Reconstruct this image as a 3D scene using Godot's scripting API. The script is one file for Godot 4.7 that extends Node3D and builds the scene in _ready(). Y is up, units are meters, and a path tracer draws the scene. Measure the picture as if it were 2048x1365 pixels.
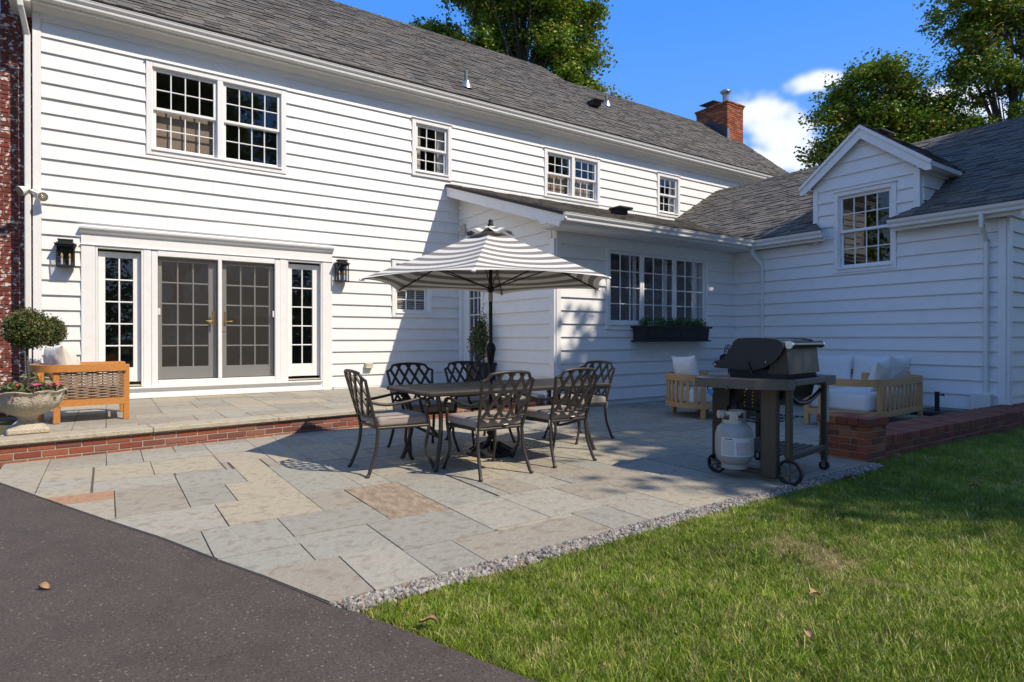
extends Node3D
# A white clapboard house with a bluestone patio. x runs along the main wall, z towards the lawn, y is up, metres.

const SUN := Vector3(0.43, 1.0, 0.79)
var rng := RandomNumberGenerator.new()
var used := {}
var M := {}
var eye := Vector3(0, 1.18, 11.3)


class Geo:
	var v := PackedVector3Array()
	var n := PackedVector3Array()
	var c := PackedColorArray()
	var t := PackedVector2Array()
	var tint := Color.WHITE
	var tinted := false

	func put(a: Vector3, na: Vector3, ta := Vector2.ZERO) -> void:
		v.append(a)
		n.append(na)
		t.append(ta)
		c.append(tint)

	func tri(a: Vector3, b: Vector3, d: Vector3) -> void:
		var m := (b - a).cross(d - a).normalized()
		put(a, m)
		put(d, m)
		put(b, m)

	func quad(a: Vector3, b: Vector3, d: Vector3, e: Vector3) -> void:
		var m := (d - a).cross(e - b).normalized()
		put(a, m)
		put(d, m)
		put(b, m)
		put(a, m)
		put(e, m)
		put(d, m)

	func box(o: Vector3, s: Vector3, b := Basis.IDENTITY) -> Geo:
		var h := s * 0.5
		var x := b.x * h.x
		var y := b.y * h.y
		var z := b.z * h.z
		quad(o - x - y + z, o + x - y + z, o + x + y + z, o - x + y + z)
		quad(o + x - y - z, o - x - y - z, o - x + y - z, o + x + y - z)
		quad(o + x - y + z, o + x - y - z, o + x + y - z, o + x + y + z)
		quad(o - x - y - z, o - x - y + z, o - x + y + z, o - x + y - z)
		quad(o - x + y + z, o + x + y + z, o + x + y - z, o - x + y - z)
		quad(o - x - y - z, o + x - y - z, o + x - y + z, o - x - y + z)
		return self

	func span(a: Vector3, b: Vector3) -> Geo:
		return box((a + b) * 0.5, (b - a).abs())

	# a box with chamfered edges
	func bev(o: Vector3, s: Vector3, r: float, b := Basis.IDENTITY) -> Geo:
		var h := s * 0.5
		r = minf(r, minf(h.x, minf(h.y, h.z)) * 0.9)
		var i := h - Vector3(r, r, r)
		var ax := [b.x, b.y, b.z]
		for a in 3:
			var k := (a + 1) % 3
			var l := (a + 2) % 3
			for sg: float in [-1.0, 1.0]:
				var f: Vector3 = o + ax[a] * h[a] * sg
				var p: Vector3 = ax[k] * i[k]
				var q: Vector3 = ax[l] * i[l]
				if sg > 0:
					quad(f - p - q, f + p - q, f + p + q, f - p + q)
				else:
					quad(f - p + q, f + p + q, f + p - q, f - p - q)
		for a in 3:
			var k := (a + 1) % 3
			var l := (a + 2) % 3
			var e: Vector3 = ax[a] * i[a]
			for sk: float in [-1.0, 1.0]:
				for sl: float in [-1.0, 1.0]:
					var p1: Vector3 = o + ax[k] * h[k] * sk + ax[l] * i[l] * sl
					var p2: Vector3 = o + ax[k] * i[k] * sk + ax[l] * h[l] * sl
					_out(p1 - e, p1 + e, p2 + e, p2 - e, o)
		for sx: float in [-1.0, 1.0]:
			for sy: float in [-1.0, 1.0]:
				for sz: float in [-1.0, 1.0]:
					var a: Vector3 = o + ax[0] * h.x * sx + ax[1] * i.y * sy + ax[2] * i.z * sz
					var d: Vector3 = o + ax[0] * i.x * sx + ax[1] * h.y * sy + ax[2] * i.z * sz
					var e: Vector3 = o + ax[0] * i.x * sx + ax[1] * i.y * sy + ax[2] * h.z * sz
					if (d - a).cross(e - a).dot(a - o) > 0:
						tri(a, d, e)
					else:
						tri(a, e, d)
		return self

	func _out(a: Vector3, b: Vector3, d: Vector3, e: Vector3, o: Vector3) -> void:
		if (d - a).cross(e - b).dot((a + d) * 0.5 - o) > 0:
			quad(a, b, d, e)
		else:
			quad(e, d, b, a)

	func tube(p: Array, r: Variant, k := 8, caps := true) -> Geo:
		var m := p.size()
		var up := Vector3.UP
		var rows := []
		var d0: Vector3 = (p[1] - p[0]).normalized()
		if absf(d0.dot(up)) > 0.95:
			up = Vector3.RIGHT
		var side := d0.cross(up).normalized()
		for i in m:
			var d: Vector3 = (p[mini(i + 1, m - 1)] - p[maxi(i - 1, 0)]).normalized()
			side = (side - d * side.dot(d)).normalized()
			var w := d.cross(side)
			var ri: float = r if r is float else r[i]
			var row := []
			for j in k + 1:
				var a := TAU * j / k
				var nn := side * cos(a) + w * sin(a)
				row.append([p[i] + nn * ri, nn])
			rows.append(row)
		for i in m - 1:
			for j in k:
				var a = rows[i][j]
				var b = rows[i][j + 1]
				var d = rows[i + 1][j + 1]
				var e = rows[i + 1][j]
				put(a[0], a[1])
				put(d[0], d[1])
				put(b[0], b[1])
				put(a[0], a[1])
				put(e[0], e[1])
				put(d[0], d[1])
		if caps:
			for j in k:
				tri(p[0], rows[0][j + 1][0], rows[0][j][0])
				tri(p[m - 1], rows[m - 1][j][0], rows[m - 1][j + 1][0])
		return self

	# rows of points; every row has the same length; normals are smooth; wrap closes each row
	func grid(rows: Array, wrap := false, flip := false) -> Geo:
		var a := rows.size()
		var b: int = rows[0].size()
		var nn := []
		for i in a:
			var r := []
			for j in b:
				var j0 := (j - 1 + b) % b if wrap else maxi(j - 1, 0)
				var j1 := (j + 1) % b if wrap else mini(j + 1, b - 1)
				var du: Vector3 = rows[i][j1] - rows[i][j0]
				var dv: Vector3 = rows[mini(i + 1, a - 1)][j] - rows[maxi(i - 1, 0)][j]
				var m := du.cross(dv)
				if m.length() < 1e-10:
					m = Vector3.UP if i > a / 2 else Vector3.DOWN
					if flip:
						m = -m
				r.append(-m.normalized() if flip else m.normalized())
			nn.append(r)
		for i in a - 1:
			for j in b if wrap else b - 1:
				var k := (j + 1) % b
				var q := [[i, j], [i, k], [i + 1, k], [i + 1, j]]
				var order := [0, 1, 2, 0, 2, 3] if flip else [0, 2, 1, 0, 3, 2]
				for o: int in order:
					put(rows[q[o][0]][q[o][1]], nn[q[o][0]][q[o][1]], Vector2(float(q[o][1] if q[o][1] >= j else b) / (b if wrap else b - 1), float(q[o][0]) / (a - 1)))
		return self

	# profile points are (radius, height)
	func lathe(prof: Array, k: int, o := Vector3.ZERO, b := Basis.IDENTITY) -> Geo:
		var rows := []
		for p: Vector2 in prof:
			var row := []
			for j in k:
				var a := -TAU * j / k
				row.append(o + b * Vector3(cos(a) * p.x, p.y, sin(a) * p.x))
			rows.append(row)
		return grid(rows, true)

	# a polygon in the xy plane of fr, from z0 to z1
	func prism(poly: PackedVector2Array, fr: Transform3D, z0: float, z1: float) -> Geo:
		if Geometry2D.is_polygon_clockwise(poly):
			poly = poly.duplicate()
			poly.reverse()
		var ix := Geometry2D.triangulate_polygon(poly)
		for i in range(0, ix.size(), 3):
			var a := poly[ix[i]]
			var b := poly[ix[i + 1]]
			var d := poly[ix[i + 2]]
			if (b - a).cross(d - a) < 0:
				var s := b
				b = d
				d = s
			tri(fr * Vector3(a.x, a.y, z1), fr * Vector3(b.x, b.y, z1), fr * Vector3(d.x, d.y, z1))
			tri(fr * Vector3(a.x, a.y, z0), fr * Vector3(d.x, d.y, z0), fr * Vector3(b.x, b.y, z0))
		for i in poly.size():
			var a := poly[i]
			var b := poly[(i + 1) % poly.size()]
			quad(fr * Vector3(a.x, a.y, z0), fr * Vector3(b.x, b.y, z0), fr * Vector3(b.x, b.y, z1), fr * Vector3(a.x, a.y, z1))
		return self

	# a rounded box, smooth
	func soft(o: Vector3, s: Vector3, r: float, b := Basis.IDENTITY, k := 5) -> Geo:
		var h := s * 0.5
		var i := h - Vector3(r, r, r)
		for f in 6:
			var a := f / 2
			var sg := 1.0 if f % 2 == 0 else -1.0
			var p := (a + 1) % 3
			var q := (a + 2) % 3
			var rows := []
			var cp := _cuts(h[p], i[p], k)
			var cq := _cuts(h[q], i[q], k)
			for y: float in cq:
				var row := []
				for x: float in cp:
					var w := Vector3.ZERO
					w[a] = h[a] * sg
					w[p] = x
					w[q] = y
					var inner := w.clamp(-i, i)
					w = inner + (w - inner).normalized() * r if (w - inner).length() > 1e-6 else w
					row.append(o + b * w)
				rows.append(row)
			grid(rows, false, sg < 0)
		return self

	func _cuts(h: float, i: float, k: int) -> Array:
		var out := []
		for j in k:
			out.append(-i - (h - i) * tan(PI / 4 * (1.0 - float(j) / k)))
		for j in 5:
			out.append(lerpf(-i, i, j / 4.0))
		for j in k:
			out.append(i + (h - i) * tan(PI / 4 * float(j + 1) / k))
		return out

	func mesh() -> ArrayMesh:
		var a := []
		a.resize(Mesh.ARRAY_MAX)
		a[Mesh.ARRAY_VERTEX] = v
		a[Mesh.ARRAY_NORMAL] = n
		a[Mesh.ARRAY_TEX_UV] = t
		if tinted:
			a[Mesh.ARRAY_COLOR] = c
		var m := ArrayMesh.new()
		m.add_surface_from_arrays(Mesh.PRIMITIVE_TRIANGLES, a)
		return m


func numbered(n: String) -> String:
	used[n] = used.get(n, -1) + 1
	return n if used[n] == 0 else "%s_%03d" % [n, used[n]]


func tag(o: Node, label: String, category: String, group := "") -> void:
	o.set_meta("label", label)
	o.set_meta("category", category)
	if group:
		o.set_meta("group", group)


func thing(called: String, label: String, category: String, at := Vector3.ZERO, turn := 0.0, group := "") -> Node3D:
	var o := Node3D.new()
	o.name = numbered(called)
	add_child(o)
	o.position = at
	o.rotation.y = turn
	tag(o, label, category, group)
	return o


func part(called: String, g: Variant, m: Material, parent: Node, xf := Transform3D.IDENTITY) -> MeshInstance3D:
	var o := MeshInstance3D.new()
	o.mesh = g.mesh() if g is Geo else g
	o.material_override = m
	o.transform = xf
	if parent == self:
		o.name = numbered(called)
		add_child(o)
	else:
		o.name = called
		parent.add_child(o, true)
	return o


func node(called: String, parent: Node, xf := Transform3D.IDENTITY) -> Node3D:
	var o := Node3D.new()
	o.name = called
	o.transform = xf
	parent.add_child(o, true)
	return o


func structure(called: String, g: Variant, m: Material) -> MeshInstance3D:
	var o := part(called, g, m, self)
	o.set_meta("kind", "structure")
	return o


func stuff(o: Node) -> Node:
	o.set_meta("kind", "stuff")
	return o


# moves a thing's own origin to its base without moving what it holds
func rebase(o: Node3D, p: Vector3) -> void:
	o.position = p
	for ch in o.get_children():
		ch.position -= p


func copy(o: Node3D, at: Vector3, turn: float, label: String) -> Node3D:
	var r: Node3D = o.duplicate()
	r.name = numbered(String(o.name))
	add_child(r)
	r.position = at
	r.rotation.y = turn
	r.set_meta("label", label)
	return r


# u runs along the wall, y up, n out of it
func face(o: Vector3, n: Vector3) -> Transform3D:
	return Transform3D(Basis(Vector3.UP.cross(n), Vector3.UP, n), o)


func at_xf(o: Vector3, b := Basis.IDENTITY) -> Transform3D:
	return Transform3D(b, o)


func rect(x0: float, y0: float, x1: float, y1: float) -> PackedVector2Array:
	return PackedVector2Array([Vector2(x0, y0), Vector2(x1, y0), Vector2(x1, y1), Vector2(x0, y1)])


# ------------------------------------------------------------ materials
func lin(r: float, g: float, b: float) -> Color:
	return Color(r, g, b).linear_to_srgb()


func noise_image(seed_: int, freq: float, octaves: int, size := 512, kind := FastNoiseLite.TYPE_SIMPLEX_SMOOTH) -> Image:
	var f := FastNoiseLite.new()
	f.seed = seed_
	f.noise_type = kind
	f.frequency = freq
	f.fractal_octaves = octaves
	f.fractal_gain = 0.55
	return f.get_seamless_image(size, size)


# grain of single specks: wraps without a seam
func speckle_image(seed_: int, size: int, specks: int, big: int) -> Image:
	var r := RandomNumberGenerator.new()
	r.seed = seed_
	var b := PackedByteArray()
	b.resize(size * size)
	for i in size * size:
		b[i] = 90 + r.randi() % 76
	for i in specks:
		var x := r.randi() % size
		var y := r.randi() % size
		var w := 1 + r.randi() % big
		var h := 1 + r.randi() % big
		var c := clampi(int(r.randfn(128.0, 52.0)), 0, 255)
		for j in h:
			for k in w:
				b[((y + j) % size) * size + (x + k) % size] = c
	return Image.create_from_data(size, size, false, Image.FORMAT_L8, b)


# a colour texture: noise looked up in a ramp of [position, linear colour]
func ramp_tex(im: Image, stops: Array, squash := Vector2i(1, 1)) -> ImageTexture:
	var lut := PackedByteArray()
	for i in 256:
		var x := i / 255.0
		var a: Array = stops[0]
		var b: Array = stops[stops.size() - 1]
		for k in stops.size() - 1:
			if x >= stops[k][0] and x <= stops[k + 1][0]:
				a = stops[k]
				b = stops[k + 1]
		var f := 0.0 if b[0] <= a[0] else clampf((x - a[0]) / (b[0] - a[0]), 0, 1)
		var col: Color = a[1].lerp(b[1], f).linear_to_srgb()
		lut.append_array([int(col.r * 255), int(col.g * 255), int(col.b * 255)])
	im.convert(Image.FORMAT_L8)
	var src := im.get_data()
	var w := im.get_width()
	var h := im.get_height()
	var out := PackedByteArray()
	out.resize(w * h * 3)
	for y in h:
		for x in w:
			var k := src[((y * squash.y) % h) * w + (x * squash.x) % w] * 3
			var o := (y * w + x) * 3
			out[o] = lut[k]
			out[o + 1] = lut[k + 1]
			out[o + 2] = lut[k + 2]
	return ImageTexture.create_from_image(Image.create_from_data(w, h, false, Image.FORMAT_RGB8, out))


func mat(called: String, col: Color, rough: float, metal := 0.0) -> StandardMaterial3D:
	var m := StandardMaterial3D.new()
	m.resource_name = called
	m.albedo_color = col.linear_to_srgb()
	m.roughness = rough
	m.metallic = metal
	M[called] = m
	return m


func tex(m: StandardMaterial3D, t: Texture2D, scale: float, world := true) -> StandardMaterial3D:
	m.albedo_texture = t
	m.uv1_triplanar = true
	m.uv1_world_triplanar = world
	m.uv1_scale = Vector3.ONE * scale
	return m


func bump(m: StandardMaterial3D, t: Texture2D, cm: float) -> StandardMaterial3D:
	m.heightmap_enabled = true
	m.heightmap_texture = t
	m.heightmap_scale = cm
	return m


# fine grain multiplied over the broad pattern
func grainy_detail(m: StandardMaterial3D, t: Texture2D) -> void:
	m.detail_enabled = true
	m.detail_blend_mode = BaseMaterial3D.BLEND_MODE_MUL
	m.detail_uv_layer = BaseMaterial3D.DETAIL_UV_2
	m.uv2_triplanar = true
	m.uv2_world_triplanar = true
	m.uv2_scale = Vector3.ONE * 1.1
	m.detail_albedo = t


func tints(called: String, cols: Array, rough: float, t: Texture2D, scale: float, b: Texture2D = null, cm := 0.0) -> Array:
	var out := []
	for i in cols.size():
		var m := mat("%s_%d" % [called, i], cols[i], rough)
		if t:
			tex(m, t, scale)
		if b:
			bump(m, b, cm)
		out.append(m)
	M[called] = out
	return out


func make_materials() -> void:
	var fine := noise_image(3, 0.05, 4)
	var grainy := noise_image(9, 0.25, 3)
	var broad := noise_image(17, 0.012, 5)
	var fine_h := ImageTexture.create_from_image(fine.duplicate())
	var grain_h := ImageTexture.create_from_image(grainy.duplicate())
	var broad_h := ImageTexture.create_from_image(broad.duplicate())
	var W := Color(1, 1, 1)
	var soft_t := ramp_tex(broad.duplicate(), [[0.0, W * 0.95], [0.35, W * 0.98], [0.6, W], [1.0, W]])
	var paint := tex(mat("white_paint", Color(0.80, 0.80, 0.785), 0.5), soft_t, 0.6)
	bump(paint, fine_h, 0.03)
	tex(mat("trim_paint", Color(0.82, 0.82, 0.805), 0.42), soft_t, 0.8)
	tex(mat("gutter_metal", Color(0.76, 0.75, 0.72), 0.38), soft_t, 0.7)
	tex(mat("soffit_paint", Color(0.72, 0.71, 0.68), 0.6), soft_t, 0.7)
	mat("foundation", Color(0.30, 0.29, 0.27), 0.9)
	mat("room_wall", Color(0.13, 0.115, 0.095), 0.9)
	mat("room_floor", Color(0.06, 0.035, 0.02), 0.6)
	mat("blind", Color(0.55, 0.52, 0.46), 0.8)
	mat("shade_cloth", Color(0.26, 0.21, 0.16), 0.9)
	var gl := mat("glass", Color(0.02, 0.022, 0.022), 0.0)
	gl.transparency = BaseMaterial3D.TRANSPARENCY_ALPHA
	gl.albedo_color.a = 0.03
	gl.metallic_specular = 0.62
	var sc := mat("insect_screen", Color(0.055, 0.05, 0.045), 0.8)
	sc.transparency = BaseMaterial3D.TRANSPARENCY_ALPHA
	sc.albedo_color.a = 0.32
	mat("brass", Color(0.55, 0.36, 0.12), 0.3, 0.9)
	mat("lantern_iron", Color(0.025, 0.024, 0.024), 0.45, 0.3)
	mat("candle", Color(0.7, 0.66, 0.55), 0.6)
	mat("amber_bulb", Color(0.6, 0.33, 0.1), 0.2)
	mat("lamp_white", Color(0.7, 0.69, 0.66), 0.4)
	mat("lamp_lens", Color(0.3, 0.27, 0.2), 0.12, 0.4)

	var speck := ramp_tex(speckle_image(31, 512, 60000, 3), [[0.0, W * 0.4], [0.45, W * 0.78], [0.7, W], [1.0, W]])
	tints("shingle", [Color(0.165, 0.155, 0.138), Color(0.125, 0.117, 0.105), Color(0.195, 0.18, 0.158), Color(0.10, 0.092, 0.084), Color(0.175, 0.153, 0.13), Color(0.145, 0.14, 0.13)], 0.95, speck, 1.9, null, 0.0)
	var sv := tex(mat("shingle_mixed", W, 0.95), speck, 1.9)
	sv.vertex_color_use_as_albedo = true
	mat("roof_edge", Color(0.045, 0.042, 0.04), 0.9)
	mat("flashing", Color(0.32, 0.34, 0.36), 0.35, 0.7)
	mat("lead_dark", Color(0.05, 0.055, 0.065), 0.5, 0.3)
	mat("copper_green", Color(0.13, 0.2, 0.17), 0.6, 0.2)

	var brick_t := ramp_tex(noise_image(41, 0.07, 4), [[0.0, W * 0.45], [0.4, W * 0.85], [0.7, W], [1.0, Color(1, 0.95, 0.9)]])
	tints("brick", [Color(0.30, 0.085, 0.045), Color(0.24, 0.065, 0.04), Color(0.34, 0.11, 0.06), Color(0.2, 0.075, 0.055), Color(0.28, 0.12, 0.08)], 0.9, brick_t, 3.0, fine_h, 0.5)
	tints("orange_brick", [Color(0.43, 0.125, 0.05), Color(0.34, 0.085, 0.04), Color(0.48, 0.18, 0.08), Color(0.24, 0.085, 0.05)], 0.9, brick_t, 3.0, fine_h, 0.5)
	var flaked := ramp_tex(noise_image(47, 0.014, 4), [[0.0, Color(0.13, 0.028, 0.018)], [0.45, Color(0.22, 0.05, 0.03)], [0.61, Color(0.26, 0.07, 0.05)], [0.65, Color(0.6, 0.57, 0.53)], [1.0, Color(0.68, 0.66, 0.62)]])
	var flaked2 := ramp_tex(noise_image(48, 0.016, 4), [[0.0, Color(0.09, 0.025, 0.02)], [0.5, Color(0.17, 0.045, 0.03)], [0.68, Color(0.2, 0.06, 0.045)], [0.72, Color(0.55, 0.52, 0.49)], [1.0, Color(0.66, 0.64, 0.6)]])
	for k in 2:
		bump(tex(mat("old_brick_%d" % k, W, 0.9), [flaked, flaked2][k], [1.3, 1.0][k]), fine_h, 0.6)
	bump(tex(mat("mortar", Color(0.46, 0.41, 0.34), 0.95), ramp_tex(noise_image(52, 0.12, 3), [[0.0, W * 0.6], [0.5, W * 0.9], [1.0, W]]), 2.0), grain_h, 0.5)
	bump(tex(mat("grey_mortar", Color(0.36, 0.33, 0.30), 0.95), M.mortar.albedo_texture, 2.0), grain_h, 0.5)

	var speck_s := ramp_tex(speckle_image(33, 512, 40000, 4), [[0.0, W * 0.72], [0.4, W * 0.92], [0.65, W], [1.0, W]])
	# bluestone: cleft layers seen as soft streaks, plus fine grain
	var st := noise_image(61, 0.013, 7, 1024)
	var stone_a := ramp_tex(st.duplicate(), [[0.0, Color(0.66, 0.62, 0.56)], [0.3, Color(0.86, 0.84, 0.8)], [0.48, Color(1, 0.99, 0.96)], [0.6, Color(0.93, 0.95, 0.93)], [0.72, Color(1, 0.98, 0.93)], [1.0, Color(0.74, 0.76, 0.76)]])
	var rusty := ramp_tex(st.duplicate(), [[0.0, Color(0.6, 0.47, 0.38)], [0.35, Color(0.74, 0.62, 0.52)], [0.75, Color(0.95, 0.87, 0.78)], [1.0, Color(0.98, 0.95, 0.9)]])
	var cols := [Color(0.365, 0.34, 0.285), Color(0.325, 0.312, 0.27), Color(0.40, 0.36, 0.285), Color(0.345, 0.335, 0.29), Color(0.425, 0.375, 0.285), Color(0.34, 0.305, 0.25), Color(0.385, 0.365, 0.31)]
	tints("stone", cols, 0.93, stone_a, 0.55, ImageTexture.create_from_image(noise_image(63, 0.022, 6, 1024)), 0.55)
	for sm: StandardMaterial3D in M.stone:
		grainy_detail(sm, speck_s)
	bump(tex(mat("stone_brown", Color(0.36, 0.32, 0.26), 0.92), rusty, 0.45), fine_h, 0.9)
	M.stone_brown.uv1_scale = Vector3(0.9, 0.45, 0.4)
	bump(tex(mat("stone_rust", Color(0.40, 0.23, 0.14), 0.85), stone_a, 0.7), fine_h, 0.6)
	bump(tex(mat("coping_stone", Color(0.43, 0.385, 0.30), 0.82), stone_a, 0.5), fine_h, 0.8)
	mat("joint_sand", Color(0.11, 0.088, 0.065), 1.0)
	var asphalt_g := speckle_image(71, 1024, 150000, 4)
	var asphalt_t := ramp_tex(asphalt_g.duplicate(), [[0.0, Color(0.032, 0.025, 0.021)], [0.35, Color(0.066, 0.052, 0.043)], [0.6, Color(0.092, 0.073, 0.060)], [0.85, Color(0.13, 0.104, 0.085)], [1.0, Color(0.3, 0.25, 0.21)]])
	var asphalt := tex(mat("asphalt", W, 0.92), asphalt_t, 0.45)
	bump(asphalt, ImageTexture.create_from_image(asphalt_g), 0.25)
	asphalt.detail_enabled = true
	asphalt.detail_blend_mode = BaseMaterial3D.BLEND_MODE_MUL
	asphalt.detail_uv_layer = BaseMaterial3D.DETAIL_UV_2
	asphalt.uv2_triplanar = true
	asphalt.uv2_world_triplanar = true
	asphalt.uv2_scale = Vector3.ONE * 0.23
	asphalt.detail_albedo = ramp_tex(noise_image(72, 0.02, 5), [[0.0, W * 0.7], [0.45, W * 0.9], [1.0, W]])
	bump(tex(mat("soil", Color(0.12, 0.115, 0.045), 1.0), M.mortar.albedo_texture, 1.2), grain_h, 1.5)
	var gv := mat("grass_blade", W, 0.55)
	gv.vertex_color_use_as_albedo = true
	gv.backlight_enabled = true
	gv.backlight = Color(0.55, 0.55, 0.4)
	var gr := mat("pebble", W, 0.8)
	gr.vertex_color_use_as_albedo = true
	tex(gr, speck, 8.0)
	var lv := mat("leaf", W, 0.5)
	lv.vertex_color_use_as_albedo = true
	lv.backlight_enabled = true
	lv.backlight = Color(0.6, 0.62, 0.4)
	bump(tex(mat("bark", Color(0.10, 0.085, 0.07), 0.95), brick_t, 1.5), fine_h, 2.0)
	mat("dead_leaf", Color(0.36, 0.22, 0.11), 0.8)
	mat("petal_pink", Color(0.6, 0.06, 0.2), 0.6)
	mat("petal_red", Color(0.55, 0.05, 0.05), 0.6)
	mat("petal_white", Color(0.75, 0.72, 0.7), 0.6)
	mat("potting_soil", Color(0.03, 0.02, 0.015), 1.0)

	var metal := tex(mat("cast_metal", Color(0.058, 0.05, 0.044), 0.40, 0.3), ramp_tex(noise_image(81, 0.1, 3), [[0.0, W * 0.6], [0.5, W * 0.9], [1.0, W]]), 3.0, false)
	bump(metal, grain_h, 0.1)
	mat("black_iron", Color(0.022, 0.021, 0.022), 0.5, 0.2)
	mat("pole_black", Color(0.02, 0.019, 0.02), 0.4, 0.3)
	mat("pale_plastic", Color(0.5, 0.46, 0.36), 0.5)
	var weave := ImageTexture.create_from_image(noise_image(85, 0.45, 1))
	bump(tex(mat("taupe_cloth", Color(0.33, 0.285, 0.25), 0.95), soft_t, 2.0), weave, 0.15)
	bump(tex(mat("cream_cloth", Color(0.70, 0.65, 0.57), 0.95), soft_t, 2.0), weave, 0.15)
	bump(tex(mat("white_cloth", Color(0.74, 0.73, 0.71), 0.95), soft_t, 2.0), weave, 0.15)
	mat("cloth_tag", Color(0.75, 0.72, 0.66), 0.9)
	var cv := mat("canopy_cloth", W, 0.9)
	cv.vertex_color_use_as_albedo = true
	cv.backlight_enabled = true
	cv.backlight = Color(0.35, 0.34, 0.32)
	bump(cv, weave, 0.1)
	cv.uv1_triplanar = true
	cv.uv1_scale = Vector3.ONE * 4.0
	var wg := noise_image(91, 0.02, 4)
	for wood: Array in [["teak", Color(0.56, 0.235, 0.058)], ["grey_teak", Color(0.60, 0.34, 0.14)]]:
		var wt := ramp_tex(wg.duplicate(), [[0.0, W * 0.6], [0.4, W * 0.88], [0.6, W], [1.0, Color(0.95, 0.9, 0.85)]], Vector2i(1, 6))
		tex(mat(wood[0], wood[1], 0.5), wt, 1.4, false)
	mat("wicker", Color(0.27, 0.185, 0.12), 0.55)
	bump(tex(mat("cast_stone", Color(0.52, 0.47, 0.385), 0.95), ramp_tex(noise_image(95, 0.03, 5), [[0.0, Color(0.55, 0.52, 0.48)], [0.45, Color(0.9, 0.88, 0.84)], [1.0, W]]), 1.6), fine_h, 0.9)
	mat("planter_black", Color(0.018, 0.018, 0.02), 0.45)

	bump(tex(mat("grill_bronze", Color(0.082, 0.068, 0.046), 0.5, 0.2), soft_t, 2.0), grain_h, 0.05)
	mat("grill_lid", Color(0.035, 0.036, 0.038), 0.38, 0.2)
	mat("grill_black", Color(0.012, 0.012, 0.012), 0.45)
	bump(tex(mat("grill_shelf", Color(0.14, 0.122, 0.10), 0.5), brick_t, 1.0), fine_h, 0.1)
	mat("chrome", Color(0.6, 0.6, 0.6), 0.15, 1.0)
	mat("porcelain_black", Color(0.015, 0.016, 0.018), 0.12, 0.1)
	mat("tyre", Color(0.018, 0.018, 0.018), 0.8)
	mat("wheel_grey", Color(0.12, 0.11, 0.1), 0.6)
	tex(mat("tank_paint", Color(0.36, 0.365, 0.35), 0.45), soft_t, 2.0)
	mat("tank_collar", Color(0.48, 0.47, 0.40), 0.5)
	mat("yellow_print", Color(0.6, 0.45, 0.03), 0.6)
	mat("blue_tag", Color(0.05, 0.2, 0.45), 0.5)
	mat("sticker", Color(0.42, 0.43, 0.38), 0.6)


# ------------------------------------------------------------ walls, windows, roofs
# clapboards as single boards: each is cut to the wall's outline and round its openings
func siding(parent: Node, fr: Transform3D, outline: PackedVector2Array, holes: Array, y0: float, step: float, joints := true) -> void:
	var lo := outline[0]
	var hi := outline[0]
	for p in outline:
		lo = lo.min(p)
		hi = hi.max(p)
	var butt := 0.037
	var tip := 0.008
	var y := y0
	while y < hi.y:
		var cuts := [lo.x - 0.1]
		if joints and hi.x - lo.x > 5.0:
			var x := lo.x + rng.randf_range(1.5, 4.5)
			while x < hi.x - 1.0:
				cuts.append(x)
				x += rng.randf_range(3.4, 4.9)
		cuts.append(hi.x + 0.1)
		for k in cuts.size() - 1:
			var polys := Geometry2D.intersect_polygons(rect(cuts[k] + 0.0012, y, cuts[k + 1] - 0.0012, y + step), outline)
			for h: Rect2 in holes:
				var next: Array[PackedVector2Array] = []
				for p: PackedVector2Array in polys:
					next.append_array(Geometry2D.clip_polygons(p, rect(h.position.x, h.position.y, h.end.x, h.end.y)))
				polys = next
			for p: PackedVector2Array in polys:
				if p.size() < 3:
					continue
				if Geometry2D.is_polygon_clockwise(p):
					p.reverse()
				var g := Geo.new()
				var wob := rng.randf_range(-0.002, 0.002)
				var pt := func(q: Vector2, front: bool) -> Vector3: return Vector3(q.x, q.y, lerpf(butt, tip, (q.y - y) / step) + wob if front else 0.0)
				var ix := Geometry2D.triangulate_polygon(p)
				for i in range(0, ix.size(), 3):
					var a := p[ix[i]]
					var b := p[ix[i + 1]]
					var d := p[ix[i + 2]]
					if (b - a).cross(d - a) > 0:
						g.tri(pt.call(a, true), pt.call(b, true), pt.call(d, true))
					else:
						g.tri(pt.call(a, true), pt.call(d, true), pt.call(b, true))
				for i in p.size():
					var a := p[i]
					var b := p[(i + 1) % p.size()]
					g.quad(pt.call(a, false), pt.call(b, false), pt.call(b, true), pt.call(a, true))
				part("clapboard", g, M.white_paint, parent, fr)
		y += step


# the wall behind the boards, with real openings
func core(parent: Node, fr: Transform3D, outline: PackedVector2Array, holes: Array, thick := 0.16) -> void:
	var xs := []
	for p in outline:
		xs.append(p.x)
	for h: Rect2 in holes:
		xs.append(h.position.x)
		xs.append(h.end.x)
	xs.sort()
	var g := Geo.new()
	for i in xs.size() - 1:
		if xs[i + 1] - xs[i] < 0.001:
			continue
		var polys := Geometry2D.intersect_polygons(rect(xs[i], -2, xs[i + 1], 20), outline)
		for h: Rect2 in holes:
			if h.position.x < xs[i + 1] - 0.0005 and h.end.x > xs[i] + 0.0005:
				var next: Array[PackedVector2Array] = []
				for p: PackedVector2Array in polys:
					next.append_array(Geometry2D.clip_polygons(p, rect(xs[i] - 0.01, h.position.y, xs[i + 1] + 0.01, h.end.y)))
				polys = next
		for p: PackedVector2Array in polys:
			g.prism(p, Transform3D.IDENTITY, -thick, 0.0)
	part("wall", g, M.white_paint, parent, fr)


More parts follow.
